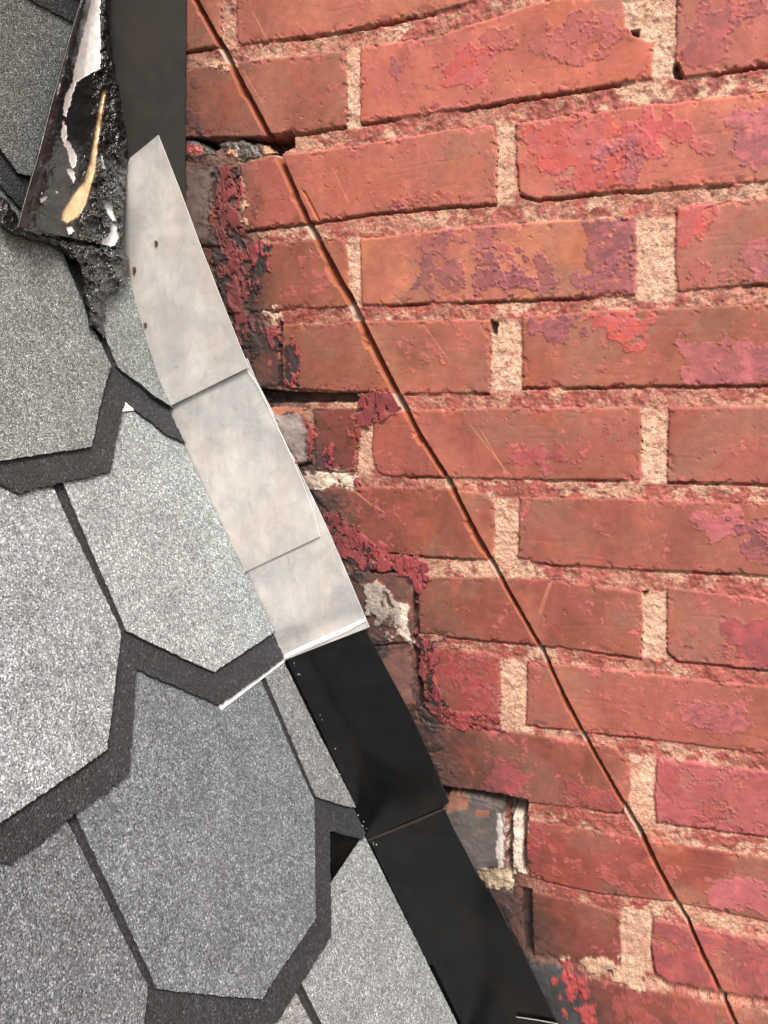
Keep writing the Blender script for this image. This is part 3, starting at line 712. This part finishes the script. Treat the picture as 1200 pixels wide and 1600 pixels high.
def tab_outline(sb, u_lo, u_hi, cham=66, chs=66, top=None, left=True, right=True):
    st = sb - 255 if top is None else top
    P = [(st, u_lo)]
    if left: P += [(sb - chs, u_lo), (sb, u_lo + cham)]
    else: P += [(sb, u_lo)]
    if right: P += [(sb, u_hi - cham), (sb - chs, u_hi)]
    else: P += [(sb, u_hi)]
    return P + [(st, u_hi)]
UW = 4.6            # the roof stops this far from the brick
def px(hf, *pts):
    out = []
    for x, y in pts:
        s, u = unroof(x, y, 0.); s, u = unroof(x, y, float(hf(s))); out.append((s, u))
    return out
TC = {}
# course : lower edge, slots (u), colours of the tabs from the wall outwards
COURSES = [
 (1221., [157, 380, 602, 824], 3), (1021., [48, 270, 493, 715], 4),
 (819., [160, 382, 604, 826], [(168,173,176),(170,172,172),(150,150,154),(150,152,156)]),
 (619., None, None), (417., None, None), (219., None, None),
 (16., [190, 412, 634], [(128,132,130),(125,128,128),(125,128,128),(120,120,120)]),
 (-134., [-60, 162, 384, 606], [(118,120,116),(112,114,112),(110,112,112),(110,110,110),(110,110,110)]),
 (-330., [80, 302, 524], 5)]
SLOT = 8.0; DARK = (62, 64, 67)
for ci, (sb, slots, cols) in enumerate(COURSES):
    hf = course_h(sb); hd = lambda s, hf=hf: hf(s) - 3.02
    if sb == 619.:      # course with the big dark-grey tab, traced
        side0 = px(hf, (490, 1250), (408, 1065)); 
        C = px(hf, (245, 1545), (410, 1561), (494, 1435), (491, 1250))
        t0 = C[0]; 
        Lh = px(hf, (122, 1280))[0]; Rh = px(hf, (408, 1065))[0]
        poly = [(sb - 255, Lh[1] - 1), (Lh[0], Lh[1]), C[0], C[1], C[2], C[3], (Rh[0], Rh[1]), (sb - 255, Rh[1])]
        slab('shingle_tab', poly, hf, 3.0, M_GRAN, roof, (133, 140, 145), 41)
        E1 = px(hf, (415, 1060), (494, 1245)); e2 = px(hf, (545, 1260))[0]
        slab('shingle_tab', [(sb - 255, E1[0][1]), E1[0], E1[1], (e2[0], e2[1]), (e2[0] + 6, UW), (sb - 255, UW)], hf, 3.0, M_GRAN, roof, (150, 153, 157), 42)
        Fp = px(hf, (108, 1290), (231, 1540))
        slab('shingle_tab', [(sb - 255, Fp[0][1]), Fp[0], Fp[1], (sb, Fp[1][1] + 68), (sb, Fp[1][1] + 150), (sb - 66, Fp[1][1] + 217), (sb - 255, Fp[1][1] + 217)], hf, 3.0, M_GRAN, roof, (126, 132, 136), 43)
        slab('shingle_tab', tab_outline(sb, Fp[1][1] + 225, Fp[1][1] + 442), hf, 3.0, M_GRAN, roof, (150, 151, 153), 44)
        dk = px(hd, (565, 1312), (516, 1298), (518, 1462))
        us = dk[1][1]
        d2 = px(hd, (518, 1462))[0]
        dl = [(sb - 262, UW), (dk[0][0], UW), dk[0], dk[1], d2, (d2[0], us + 146), (dk[1][0], us + 221), (d2[0], us + 289), (d2[0], us + 367), (dk[1][0], us + 442), (d2[0], us + 510), (d2[0], us + 640), (sb - 262, us + 640)]
        slab('shadow_band', dl, hd, 2.3, M_DARKG, roof, DARK, 45)
        continue
    if sb == 417.:
        A = px(hf, (100, 757), (197, 985), (335, 1050), (425, 990))
        slab('shingle_tab', [(sb - 255, A[0][1]), A[0], A[1], A[2], (A[2][0], UW), (sb - 255, UW)], hf, 3.0, M_GRAN, roof, (178, 186, 187), 51)
        B = px(hf, (85, 765), (189, 986), (167, 1171), (0, 1283))
        u0 = B[1][1]
        slab('shingle_tab', [(sb - 255, B[0][1]), B[0], B[1], B[2], (B[2][0], u0 + 150), (sb - 66, u0 + 217), (sb - 255, u0 + 217)], hf, 3.0, M_GRAN, roof, (172, 179, 184), 52)
        for k in range(2): slab('shingle_tab', tab_outline(sb, u0 + 225 + 224 * k, u0 + 442 + 224 * k), hf, 3.0, M_GRAN, roof, (150, 151, 153), 53 + k)
        d = px(hd, (440, 1031), (343, 1101), (214, 1044), (202, 1210), (0, 1365))
        a = d[2][1]; sm = (d[0][0] + d[3][0]) / 2
        dl = [(sb - 262, UW), (d[0][0], UW), (d[1][0], d[1][1]), d[2], d[3], (sm, a + 146), (d[2][0], a + 222), (sm, a + 290), (sm, a + 368), (d[2][0], a + 444), (sm, a + 512), (sm, a + 700), (sb - 262, a + 700)]
        slab('shadow_band', dl, hd, 2.3, M_DARKG, roof, DARK, 56)
        continue
    if sb == 219.:
        D = px(hf, (100, 400), (126, 463), (138, 503), (153, 525), (174, 571), (143, 697), (10, 722))
        u0 = D[4][1]
        slab('shingle_tab', [(sb - 262, D[0][1] + 4)] + D[:6] + [(D[5][0], u0 + 150), (sb - 66, u0 + 217), (sb - 262, u0 + 217)], hf, 3.0, M_GRAN, roof, (150, 155, 154), 61)
        P = px(hf, (130, 440), (166, 530), (184, 573), (215, 597), (240, 622), (262, 640))
        P[-1] = (P[-1][0], UW)
        slab('shingle_tab', [(sb - 262, P[0][1] + 6)] + P + [(sb - 262, UW)], hf, 3.0, M_GRAN, roof, (154, 161, 160), 62,
             lift=lambda s, u: 5.0 * max(0, (s - 165) / 40) * max(0, 1 - abs(u - 20) / 30))
        for k in range(2): slab('shingle_tab', tab_outline(sb, u0 + 225 + 224 * k, u0 + 442 + 224 * k), hf, 3.0, M_GRAN, roof, (150, 151, 153), 63 + k)
        d = px(hd, (286, 690), (262, 680), (232, 655), (196, 626), (173, 737), (0, 777))
        a = d[3][1]; sm = d[4][0]
        dl = [(sb - 262, UW), (d[0][0] + 2, UW), d[0], d[1], d[2], d[3], d[4], (d[5][0], a + 146), (d[3][0], a + 222), (sm, a + 290), (sm, a + 368), (d[3][0], a + 444), (sm, a + 512), (sm, a + 700), (sb - 262, a + 700)]
        slab('shadow_band', dl, hd, 2.3, M_DARKG, roof, DARK, 66)
        continue
    if not isinstance(cols, list): cols = [(150 + 6 * ((ci + j) % 3), 152 + 6 * ((ci + j) % 3), 154 + 6 * ((ci + j) % 3)) for j in range(6)]
    prev = UW; dl = [(sb - 262, UW)]; sdk = sb + 23
    edges = list(slots) + [slots[-1] + 222]
    for j, u in enumerate(edges):
        if u < UW: continue
        if j == len(edges) - 1 and prev > 700: break
        st = sb - 260 if sb > -100 else sb - 205
        P = tab_outline(sb, prev, u - SLOT / 2, left=(prev != UW), top=st) if u - prev > 140 or prev != UW else [(st, prev), (sb - 8, prev), (sb - 66, u - SLOT / 2), (st, u - SLOT / 2)]
        slab('shingle_tab', P, hf, 3.0, M_GRAN, roof, cols[min(j, len(cols) - 1)], ci * 10 + j)
        if prev == UW and u < 140: dl += [(sdk - (66 - u), UW), (sdk - 60, u)]
        elif prev == UW: dl += [(sdk, UW), (sdk, u - 70), (sdk - 60, u)]
        else: dl += [(sdk, prev + 70), (sdk, u - 70), (sdk - 60, u)]
        prev = u + SLOT / 2
    dl += [(sb - 262, prev)]
    if sb == 819.: dl[0] = (sb - 262, UW)
    slab('shadow_band', dl, hd, 2.3, M_DARKG, roof, DARK, ci * 10 + 9)
# boards under the shingles
def deck():
    ss = np.r_[np.arange(-320, 190, 15.), 1500.]
    V = []; Fc = []
    for s in ss:
        for u in (1.0, 900.0):
            for h in (-9.0, -24.0): V.append(roof_pt(s, u, h))
    n = len(ss)
    for i in range(n - 1):
        a = i * 4; b = a + 4      # 0:u1 top 1:u1 low 2:u9 top 3:u9 low
        Fc += [(a, b, b + 2, a + 2), (a + 1, a + 3, b + 3, b + 1), (a, a + 1, b + 1, b), (a + 2, b + 2, b + 3, a + 3)]
    Fc += [(0, 2, 3, 1), (n * 4 - 4, n * 4 - 3, n * 4 - 1, n * 4 - 2)]
    t = NT('black_underlay'); t.b.inputs['Base Color'].default_value = (0.02, 0.02, 0.021, 1); t.b.inputs['Roughness'].default_value = .9
    link_mesh('roof_deck', np_mesh('roof_deck', np.array(V), Fc, smooth_=False), t.m, roof)
deck()

# ------------------------------------------------------------------ metal flashing
def resample(poly, n):
    p = np.array(poly, float); l = np.r_[0, np.cumsum(np.hypot(*np.diff(p, axis=0).T))]; t = np.linspace(0, l[-1], n)
    return np.stack([np.interp(t, l, p[:, 0]), np.interp(t, l, p[:, 1])], -1)
def solid(name, V, nr, nc, thick, mats, parent=None, flip=False):
    """grid of points -> sheet with thickness; cut edges use the second material"""
    F0 = grid_faces(nr, nc)
    if flip: F0 = F0[:, ::-1]
    me = np_mesh(name, V.reshape(-1, 3), F0)
    o = link_mesh(name, me, mats, parent)
    m = o.modifiers.new('thickness', 'SOLIDIFY'); m.thickness = thick * MM; m.offset = -1; m.use_even_offset = False
    m.material_offset_rim = 1 if len(me.materials) > 1 else 0
    e = o.modifiers.new('crisp_edges', 'EDGE_SPLIT'); e.split_angle = math.radians(40)
    return o
GRP = 'overlapping step flashings up the roof line'
def s_at(x, y, h=-2.0): return unroof(x, y, h)[0]
def step_flashing(label, left, right, d0, d1, mats, legcol=None, s_bot=None, leg_u=(3, 100), bow=None, topcut=None, leg_top=None):
    """left and right edges traced top to bottom; d0,d1 = how far proud of the wall at top and bottom"""
    root = tag(empty('step_flashing', wall_pt(*left[-1], 0)), label, 'flashing', GRP)
    nr, nc = 40, 16
    left = [left[0]] + [(x - 15, y + 4) for x, y in left[1:-1]] + [(left[-1][0] - 8, left[-1][1] + 4)]
    Lq, Rq = resample(left, nr), resample(right, nr)
    T = np.linspace(0, 1, nr)[:, None]; U = np.linspace(0, 1, nc)[None, :]
    X = Lq[:, None, 0] * (1 - U) + Rq[:, None, 0] * U; Y = Lq[:, None, 1] * (1 - U) + Rq[:, None, 1] * U
    off = d0 + (d1 - d0) * T + 0 * U
    if bow: off = off + bow(T, U)
    V = wall_pt(X, Y, off)
    solid('wall_leg', V, nr, nc, 0.9 if mats[0] is M_MILL else 0.6, mats, root, flip=True)
    if s_bot is not None:
        hb = (lambda s: 3.0 + 0.03 * (s - (s_bot - 24)) - 5.5)
        us = np.linspace(leg_u[0], leg_u[1], 12); st = leg_top if leg_top is not None else s_bot - 90
        ss = np.linspace(st, s_bot, 8)
        SS, UU = np.meshgrid(ss, us, indexing='ij')
        tl = SS if topcut is None else SS + topcut * (UU / 100)
        V = roof_pt(tl, UU, hb(SS))
        solid('roof_leg', V, len(ss), len(us), 0.4, [legcol or mats[0], M_EDGE if legcol else mats[1]], root)
    return root
MM_ = [M_MILL, M_EDGE]; BB = [M_BLACK, M_BLACKEDGE]
# left edges run just behind the shingles, right edges are as seen
f1 = step_flashing('topmost dull aluminium flashing with three rusty nail holes, its corner cut on a slant', [(203,247),(196,300),(186,380),(190,430),(204,480),(224,540),(247,598),(266,634)], [(247,211),(282,300),(316,392),(352,484),(388,574)], 3.0, 5.5, MM_, M_WHITE, s_at(206, 641.5), (3, 100),
     bow=lambda T, U: 1.5 * np.sin(T * 3.1) * U)
f2 = step_flashing('plain pale aluminium flashing with a curved right edge, between two others', [(252,600),(300,700),(318,765),(350,830),(372,865),(388,891)], [(386,560),(404,604),(428,655),(455,712),(478,768),(492,808),(500,838)], 1.5, 4.6, MM_, M_WHITE, 395., (3, 90),
     bow=lambda T, U: 1.2 * np.sin(T * 2.6) * U)
def ridge(T, U): return -2.6 * smooth(.905, .93, T) + 3.4 * smooth(.945, .99, T)
f3 = step_flashing('lowest pale aluminium flashing, with a highlight strip on its bent lower edge and white strip over shingles', [(300,700),(370,870),(410,960),(424,1000),(438,1033)], [(398,590),(430,652),(470,740),(506,814),(540,892),(577,980)], 0.9, 4.4, MM_, M_WHITE, s_at(349, 1107), (2, 109), bow=ridge)
f4 = step_flashing('topmost of the black flashings, directly under the pale metal', [(405,975),(425,1020),(455,1085),(500,1180),(535,1262),(574,1310)], [(556,955),(590,1020),(640,1112),(672,1182),(702,1254)], 1.2, 4.6, BB, M_BLACK, s_at(541, 1343), (3, 102))
f5 = step_flashing('middle black flashing with faint palm-shaped smudges and a thin highlight strip on its right edge', [(525,1235),(560,1300),(590,1370),(630,1450),(650,1510)], [(682,1236),(706,1290),(744,1362),(784,1425),(810,1478)], 1.2, 4.4, BB, M_BLACK, 815., (3, 100), bow=lambda T, U: 1.1 * np.exp(-((T - .26 - .02 * U) / .035) ** 2))
f6 = step_flashing('lowest large black flashing, running out of the bottom of the picture', [(600,1420),(640,1490),(690,1580),(740,1700)], [(756,1376),(808,1468),(838,1530),(872,1602),(905,1672)], 0.6, 2.5, BB, M_BLACK, 900., (3, 100))
f7 = step_flashing('black flashing tip with a thin pale highlight strip on its edge, at the very bottom', [(806,1588),(812,1640),(830,1720)], [(874,1599),(892,1640),(930,1720)], 4.2, 5.0, BB)
def strip(name, pts, off, rad, mat, parent):
    bm = bmesh.new(); n = 8; rings = []
    pts = resample(pts, 30)
    P = [Vector(wall_pt(x, y, off)) * MM for x, y in pts]
    for i, p in enumerate(P):
        tdir = (P[min(i + 1, len(P) - 1)] - P[max(i - 1, 0)]).normalized(); a_ = tdir.cross(Vector((0, 1, 0))).normalized(); b_ = Vector((0, -1, 0))
        r = rad * (0.45 + 0.55 * math.sin(math.pi * min(1, max(0, (i + .5) / len(P)))) ** .4)
        rings.append([bm.verts.new(p + (a_ * math.cos(k * 6.283 / n) * r + b_ * math.sin(k * 6.283 / n) * r * .6) * MM) for k in range(n)])
    for i in range(len(rings) - 1):
        for k in range(n): bm.faces.new((rings[i][k], rings[i][(k + 1) % n], rings[i + 1][(k + 1) % n], rings[i + 1][k]))
    bm.faces.new(rings[0]); bm.faces.new(rings[-1][::-1]); bmesh.ops.recalc_face_normals(bm, faces=bm.faces[:])
    me = bpy.data.meshes.new(name); bm.to_mesh(me); bm.free()
    for f in me.polygons: f.use_smooth = True
    return link_mesh(name, me, mat, parent)
strip('bend_highlight', [(433,1033),(455,1022),(500,1002),(540,985),(571,968)], 4.6, 2.6, M_WHITE, f3)  # white tube added to stand for the highlight along the bend
strip('bend_highlight', [(572,1314),(610,1299),(650,1283),(696,1263)], 3.0, 1.3, M_BENDHI, f5)  # brown tubes here and below paint the light line at the laps
strip('bend_highlight', [(652,1512),(700,1500),(760,1486),(806,1474)], 2.2, .6, M_BENDHI, f6)
strip('edge_highlight', [(746,1350),(770,1398),(790,1438),(807,1474)], 3.9, .4, M_BLACKEDGE, f5)  # thin pale tubes from here on are edge highlights made as shapes
strip('edge_highlight', [(806,1589),(840,1594),(872,1600)], 4.7, .45, M_MILL, f7)
strip('edge_highlight', [(387,579),(404,604),(428,655),(455,712),(478,768),(492,808),(499,836)], 4.2, .45, M_WHITE, f2)
# rusty nail marks and a dark scratch on the topmost flashing
def nail_hole(x, y, r, parent):
    bm = bmesh.new()
    R = random.Random(int(x)); n = 12
    c = Vector(wall_pt(x, y, 6.4)) * MM
    vs = [bm.verts.new(c + Vector((math.cos(k * 6.283 / n) * r * .6, 0, math.sin(k * 6.283 / n) * r)) * MM * R.uniform(.75, 1.2)) for k in range(n)]
    f = bm.faces.new(vs); e = bmesh.ops.extrude_face_region(bm, geom=[f])
    for v in [g for g in e['geom'] if isinstance(g, bmesh.types.BMVert)]: v.co.y += 3.2 * MM
    bmesh.ops.recalc_face_normals(bm, faces=bm.faces[:])
    me = bpy.data.meshes.new('rusty_nail_mark'); bm.to_mesh(me); bm.free(); return link_mesh('rusty_nail_mark', me, M_RUST, parent)
def _rust():
    t = NT('rusty_nail_mark'); t.l(t.ramp(t.noise(1.5, 3), [(.35, (0.03, 0.02, 0.015)), (.65, (0.14, 0.07, 0.04))]), t.b.inputs['Base Color']); t.b.inputs['Roughness'].default_value = .9; return t.m
M_RUST = _rust()
for x, y, r in [(243, 380, 2.4), (209, 422, 2.6), (226, 508, 2.2)]: nail_hole(x, y, r, f1)

# charcoal metal strip running up beside the bent flashing
def panel():
    root = tag(empty('charcoal_flashing', wall_pt(290, 300)), 'wide dull charcoal metal strip standing upright against the brick at the top', 'flashing')
    nr, nc = 50, 14
    Lq = resample([(120, -90), (150, 60), (172, 200), (190, 330), (196, 395), (225, 480)], nr); Rq = resample([(292, -90), (291, 0), (290, 100), (289, 250), (289, 330), (292, 470)], nr)
    U = np.linspace(0, 1, nc)[None, :]; T = np.linspace(0, 1, nr)[:, None]
    X = Lq[:, None, 0] * (1 - U) + Rq[:, None, 0] * U; Y = Lq[:, None, 1] * (1 - U) + Rq[:, None, 1] * U
    V = wall_pt(X, Y, 1.6 + 0.5 * np.sin(T * 5) * U)
    solid('metal_strip', V, nr, nc, 0.8, [M_PANEL, M_PANEL], root, flip=True)
panel()

# ------------------------------------------------------------------ bent flashing smeared with roof cement
def in_poly(poly, X, Y, seed=0, amp=0., sc=6.):
    return sdf(poly, X + (fbm(X, Y, sc, seed, 4) - .5) * amp * 2, Y + (fbm(X, Y, sc, seed + 3, 4) - .5) * amp * 2)
WHITE_ = [
 [(145,-30),(158,-30),(156,30),(158,108),(146,112),(128,122),(113,134),(116,108),(131,50),(143,0)],
 [(108,138),(120,122),(110,160),(103,182),(98,180),(102,150)],
 [(98,188),(104,196),(104,216),(110,226),(119,242),(120,256),(113,264),(106,240),(95,214)],
 [(104,264),(110,264),(114,266),(118,276),(115,285),(110,278)],
 [(102,356),(112,354),(116,362),(108,366)],
 [(168,312),(176,314),(178,330),(182,346),(176,344),(164,326)],
 [(158,376),(170,368),(176,350),(183,352),(185,372),(178,384),(160,384)],
 [(157,240),(163,240),(160,246),(166,258),(168,264),(160,262)],
 [(62,312),(74,306),(75,309),(64,315)],[(86,300),(90,299),(90,303)],[(160,302),(165,303),(164,305)]]
GOLD_GLEAM = [(163,136),(157,167),(150,207),(143,250),(134,282),(117,303),(99,331),(98,343),(105,347),(121,338),(134,318),(147,267),(153,213),(161,160),(165,140)]  # tan gleam in the trough: a reflection painted into the sheet colour
def bent_flashing():
    root = tag(empty('bent_flashing', wall_pt(192, 385)), 'white metal flashing bent into a trough, smeared with glossy black tar, a painted tan reflection inside', 'flashing')
    nr, nc = 620, 300
    Lq = resample([(146, -60), (127, 0), (112, 50), (100, 93), (80, 165), (61, 240), (43, 300), (28, 355)], nr)
    Rq = resample([(172, -60), (166, 0), (166, 60), (172, 110), (185, 160), (197, 205), (200, 240), (197, 290), (194, 340), (130, 381)], nr)
    Rq[:, :] = resample([(172, -60), (166, 0), (166, 60), (172, 110), (185, 160), (197, 205), (200, 240), (196, 290), (193, 340), (190, 388)], nr)
    U = np.linspace(0, 1, nc)[None, :]; T = np.linspace(0, 1, nr)[:, None]
    X = Lq[:, None, 0] * (1 - U) + Rq[:, None, 0] * U; Y = Lq[:, None, 1] * (1 - U) + Rq[:, None, 1] * U
    # section of the trough: raised outer rail, valley, then up against the wall; reaches 18 mm off the roof at the rail
    rail = 16 - 9 * smooth(.08, .5, U) + 1.2 * smooth(.12, .05, U) + 0 * T
    wallside = 3 * smooth(.75, .95, U)
    lump = fbm(X, Y, 14, 2, 5) - .5; fine = fbm(X, Y, 6, 5, 3) - .5
    wm = np.zeros(X.shape)
    for i, p in enumerate(WHITE_): wm = np.maximum(wm, smooth(-.6, .6, in_poly(p, X, Y, i, 2.6 if i else 1.6, 5.)))
    gm = smooth(-5, 2.5, in_poly(GOLD_GLEAM, X, Y, 3, 0., 8.) + (fbm(X + Y * .35, Y * .12, 3, 2, 3) - .5) * 2.5 * smooth(250, 330, Y)) * smooth(-2, 10, Y - 132)
    gm = gm * smooth(132, 150, Y)
    streak = fbm(X * 1.0 + Y * .3, Y * .10, 2.5, 4, 4)
    # thick cement on the wall side, thin wipe in the valley
    tk = .6 + 2.6 * smooth(.55, .8, U + lump * .4) + 1.0 * smooth(.3, .1, U) * smooth(.45, .6, fbm(X, Y, 20, 6, 4))
    Hh = rail + wallside + (tk * (1 + lump * 2.0) + fine * 1.1 * smooth(.5, .8, U)) * (1 - wm) * smooth(.0, .12, U) * (1 - gm * .9) + lump * .5 * (1 - gm)
    # base surface: roof, seen pixel by pixel (s,u) from a coarse table
    gi = np.linspace(0, nr - 1, 45).astype(int); gj = np.linspace(0, nc - 1, 16).astype(int)
    SU = np.array([[unroof(X[i, j], Y[i, j], float(Hh[i, j].clip(2, 18)) if False else float(8)) for j in gj] for i in gi])
    SS = np.zeros(X.shape); UU = np.zeros(X.shape)
    tmp = np.array([[np.interp(np.arange(nc), gj, SU[i, :, k]) for i in range(len(gi))] for k in (0, 1)])
    for j in range(nc):
        SS[:, j] = np.interp(np.arange(nr), gi, tmp[0][:, j]); UU[:, j] = np.interp(np.arange(nr), gi, tmp[1][:, j])
    # slide along the ray so that the raised parts stay on their traced outline
    P0 = roof_pt(SS, UU, 8.0)
    r = rays(X, Y); x_, z_, nx, nz = prof_at(SS)
    nrm = np.stack([nx, 0 * nx, nz], -1); den = (r * nrm).sum(-1)
    base = ((P0 * nrm).sum(-1) + (Hh - 8.0)) / den
    V = r * base[..., None]
    V[..., 1] = np.minimum(V[..., 1], DW - 3.5)
    tarc = lin((24, 24, 25)) * K * (1 + fine[..., None] * .5); thin = lin((40, 38, 38)) * K
    C = tarc + 0 * X[..., None]
    val = smooth(.25, .45, U) * smooth(.8, .65, U) * smooth(290, 330, Y); C = C * (1 - val[..., None]) + thin * val[..., None]
    smear = smooth(.60, .72, fbm(X, Y, 12, 7, 5)) * smooth(.62, .8, U) * smooth(130, 170, Y)
    C = C * (1 - .6 * smear[..., None]) + (lin((86, 86, 92)) * K) * .6 * smear[..., None]
    railm = smooth(.14, .08, U) * (1 - .75 * smooth(.5, .6, fbm(X, Y, 16, 9, 4))); C = C * (1 - .7 * railm[..., None]) + (lin((52, 53, 54)) * K) * .7 * railm[..., None]
    gc = (lin((252, 224, 176)) * K * 1.15) * (1 + (streak[..., None] - .5) * .25); g2 = lin((150, 96, 44)) * K
    gcore = smooth(.25, .8, gm)[..., None]; gcol = g2 * (1 - gcore) + gc * gcore
    Hdummy = 0
    C = C * (1 - gm[..., None]) + gcol * gm[..., None]
    C = C * (1 - wm[..., None]) + (lin((255, 255, 255)) * K * 1.28) * wm[..., None]
    gl = np.clip(.75 + lump * 1.6 + .2 * smooth(.6, .8, U), .1, 1) * (1 - wm * .3) * (1 - railm * .7)
    msk = np.stack([0 * gl, 0 * gl, gl], -1)
    me = np_mesh('smeared_sheet', V.reshape(-1, 3), grid_faces(nr, nc)[:, ::-1], {'Col': np.clip(C, .003, .95).reshape(-1, 3), 'Msk': msk.reshape(-1, 3)})
    o = link_mesh('smeared_sheet', me, [M_SHEET, M_EDGE], root)
    m = o.modifiers.new('thickness', 'SOLIDIFY'); m.thickness = 1.4 * MM; m.offset = -1
    return root, o
bent_root, sheet = bent_flashing()

def blob(name, poly, hmax, base, mat, parent, colour, gloss=.6, edge=9, seed=0, res=1.0, rough=1.0, onwall=False, colfn=None):
    """a lump stuck on the roof (or wall): outline in photo pixels, real thickness in mm"""
    p = np.array(poly, float); x0, y0 = p.min(0) - 4; x1, y1 = p.max(0) + 4
    xs = np.arange(x0, x1, res); ys = np.arange(y0, y1, res)
    X, Y = np.meshgrid(xs, ys, indexing='ij')
    d = in_poly(poly, X, Y, seed, 3.5 * rough, 9.) + (fbm(X, Y, 3, seed + 2, 3) - .5) * 2
    n = fbm(X, Y, 11, seed + 1, 5); n2 = fbm(X, Y, 3.2, seed + 4, 4)
    rd = 1 - np.abs(fbm(X, Y * .6, 13, seed + 5, 4) - .5) * 5
    t = np.clip(d / edge, -1, 1); dome = np.where(t > 0, np.sqrt(1 - (1 - np.clip(t, 0, 1)) ** 2), t)
    h = base + hmax * dome * (.55 + n * .9 * rough) + (n2 - .5) * 1.1 * rough * (t > 0) + np.clip(rd, -1, 1) * 1.3 * rough * (t > 0)
    h = np.where(d < -.5, base - 6, h)
    if onwall: V = wall_pt(X, Y, h)
    else:
        gi = np.linspace(0, len(xs) - 1, max(4, len(xs) // 12)).astype(int); gj = np.linspace(0, len(ys) - 1, max(4, len(ys) // 12)).astype(int)
        SU = np.array([[unroof(xs[i], ys[j], 4.0) for j in gj] for i in gi])
        tmp = [np.array([np.interp(np.arange(len(ys)), gj, SU[i, :, k]) for i in range(len(gi))]) for k in (0, 1)]
        SS, UU = [np.array([np.interp(np.arange(len(xs)), gi, tm[:, j]) for j in range(len(ys))]).T for tm in tmp]
        P0 = roof_pt(SS, UU, 4.0); r = rays(X, Y); x_, z_, nx, nz = prof_at(SS); nrm = np.stack([nx, 0 * nx, nz], -1)
        V = r * (((P0 * nrm).sum(-1) + (h - 4.0)) / (r * nrm).sum(-1))[..., None]
        V[..., 1] = np.minimum(V[..., 1], DW - 2.0)
    keep = (d[:-1, :-1] > -1.5) | (d[1:, 1:] > -1.5)
    C = (lin(colour) * K)[None, None] * (1 + (n2 - .5) * .6 + (n - .5) * .5)[..., None]
    if colfn: C = colfn(X, Y, C, d)
    g = np.clip(gloss + (n - .5) * 1.6, 0, 1); A_ = {'Col': np.clip(C, .003, .9).reshape(-1, 3), 'Msk': np.stack([0 * g, 0 * g, g], -1).reshape(-1, 3)}
    V2, F2, A2 = compact(V.reshape(-1, 3), grid_faces(len(xs), len(ys), keep), A_)
    me = np_mesh(name, V2, F2, A2); return link_mesh(name, me, mat, parent)
# cement bedding round the bent flashing (stuck to it) and the lump run down over the slot below it
blob('roof_cement_edge', [(166,20),(172,60),(182,120),(200,180),(206,236),(200,252),(196,300),(194,350),(192,392),(184,394),(182,330),(178,280),(184,240),(176,180),(164,120),(158,60),(160,20)], 5, 3.5, M_TAR, bent_root, (30, 30, 32), .45, 5, 2, .9)
blob('roof_cement_edge', [(0,306),(14,318),(32,346),(30,356),(90,372),(135,384),(186,382),(194,392),(180,400),(120,392),(70,380),(20,366),(0,350)], 4, 2.5, M_TAR, bent_root, (34, 33, 34), .3, 6, 4, .9)
lump = blob('roof_cement_lump', [(84,376),(190,384),(201,402),(198,440),(182,456),(166,462),(160,480),(164,492),(158,498),(164,518),(160,528),(150,516),(140,508),(138,488),(132,460),(124,420),(100,392)], 6, 2.5, M_TAR, None, (36, 35, 37), .6, 12, 6, .8, 1.25)
tag(lump, 'lumpy black roof cement run down over the shingle slot below the tarred flashing', 'roof cement')
# two loose mortar pieces in the open joint at the top
def cf(X, Y, C, d):
    w = smooth(.42, .5, .12 * smooth(380, 350, X) * 0 + fbm(X, Y, 16, 3, 4))[..., None]; r = smooth(-1, 1, sdf([(300,226),(316,228),(322,238),(312,246),(296,240)], X, Y))[..., None]
    return C * (1 - w) + lin((214, 160, 130)) * K * w
def cf2(X, Y, C, d):
    r = smooth(-2, 2, sdf([(292,228),(312,226),(320,236),(308,246),(292,244)], X, Y) + (fbm(X, Y, 6, 3, 3) - .5) * 10)[..., None]
    return C * (1 - r) + lin((170, 78, 74)) * K * r
c1 = blob('mortar_chunk', [(284,216),(304,219),(326,228),(341,238),(338,244),(318,248),(284,250)], 6, -7, M_TAR, None, (82, 76, 72), .1, 7, 1, .8, .8, True, cf2)
tag(c1, 'sooty mortar piece with a dab of red paint, next to the charcoal metal strip', 'mortar chunk', 'loose mortar pieces in the open joint')
c2 = blob('mortar_chunk', [(343,224),(360,220),(378,218),(402,226),(422,230),(432,240),(410,246),(384,254),(374,258),(362,250),(346,238)], 6, -7, M_TAR, None, (92, 84, 78), .05, 7, 3, .8, .9, True, cf)
tag(c2, 'pale and sooty mortar piece wedged left of the saw cut', 'mortar chunk', 'loose mortar pieces in the open joint')

# a sprinkle of shed granules caught where the shingles meet the flashing
def granules():
    R = random.Random(5); bm = bmesh.new()
    for k in range(110):
        s_ = R.uniform(60, 640); near = R.random() < .7
        u_ = R.uniform(4.5, 9) if near else R.uniform(3.2, 5)
        h_ = 3.0 + .03 * (s_ - (417 if 219 < s_ <= 417 else 219 if s_ <= 219 else 619)) + .3 if near else 4.5 + R.random() * 4
        p = Vector(roof_pt(s_, u_, float(h_))) * MM
        r = bmesh.ops.create_icosphere(bm, subdivisions=1, radius=R.uniform(.35, .8) * MM)
        sc = Vector((R.uniform(.6, 1.2), R.uniform(.6, 1.2), R.uniform(.6, 1.2)))
        for v in r['verts']: v.co = Vector((v.co.x * sc.x, v.co.y * sc.y, v.co.z * sc.z)) + p
    me = bpy.data.meshes.new('loose_granules'); bm.to_mesh(me); bm.free()
    o = link_mesh('loose_granules', me, M_GRAN); o.color = (*[float(x) for x in lin((200, 202, 204)) * K], 1)
    tag(o, 'loose pale granules caught along the foot of the flashings', 'granules', kind='stuff')
granules()
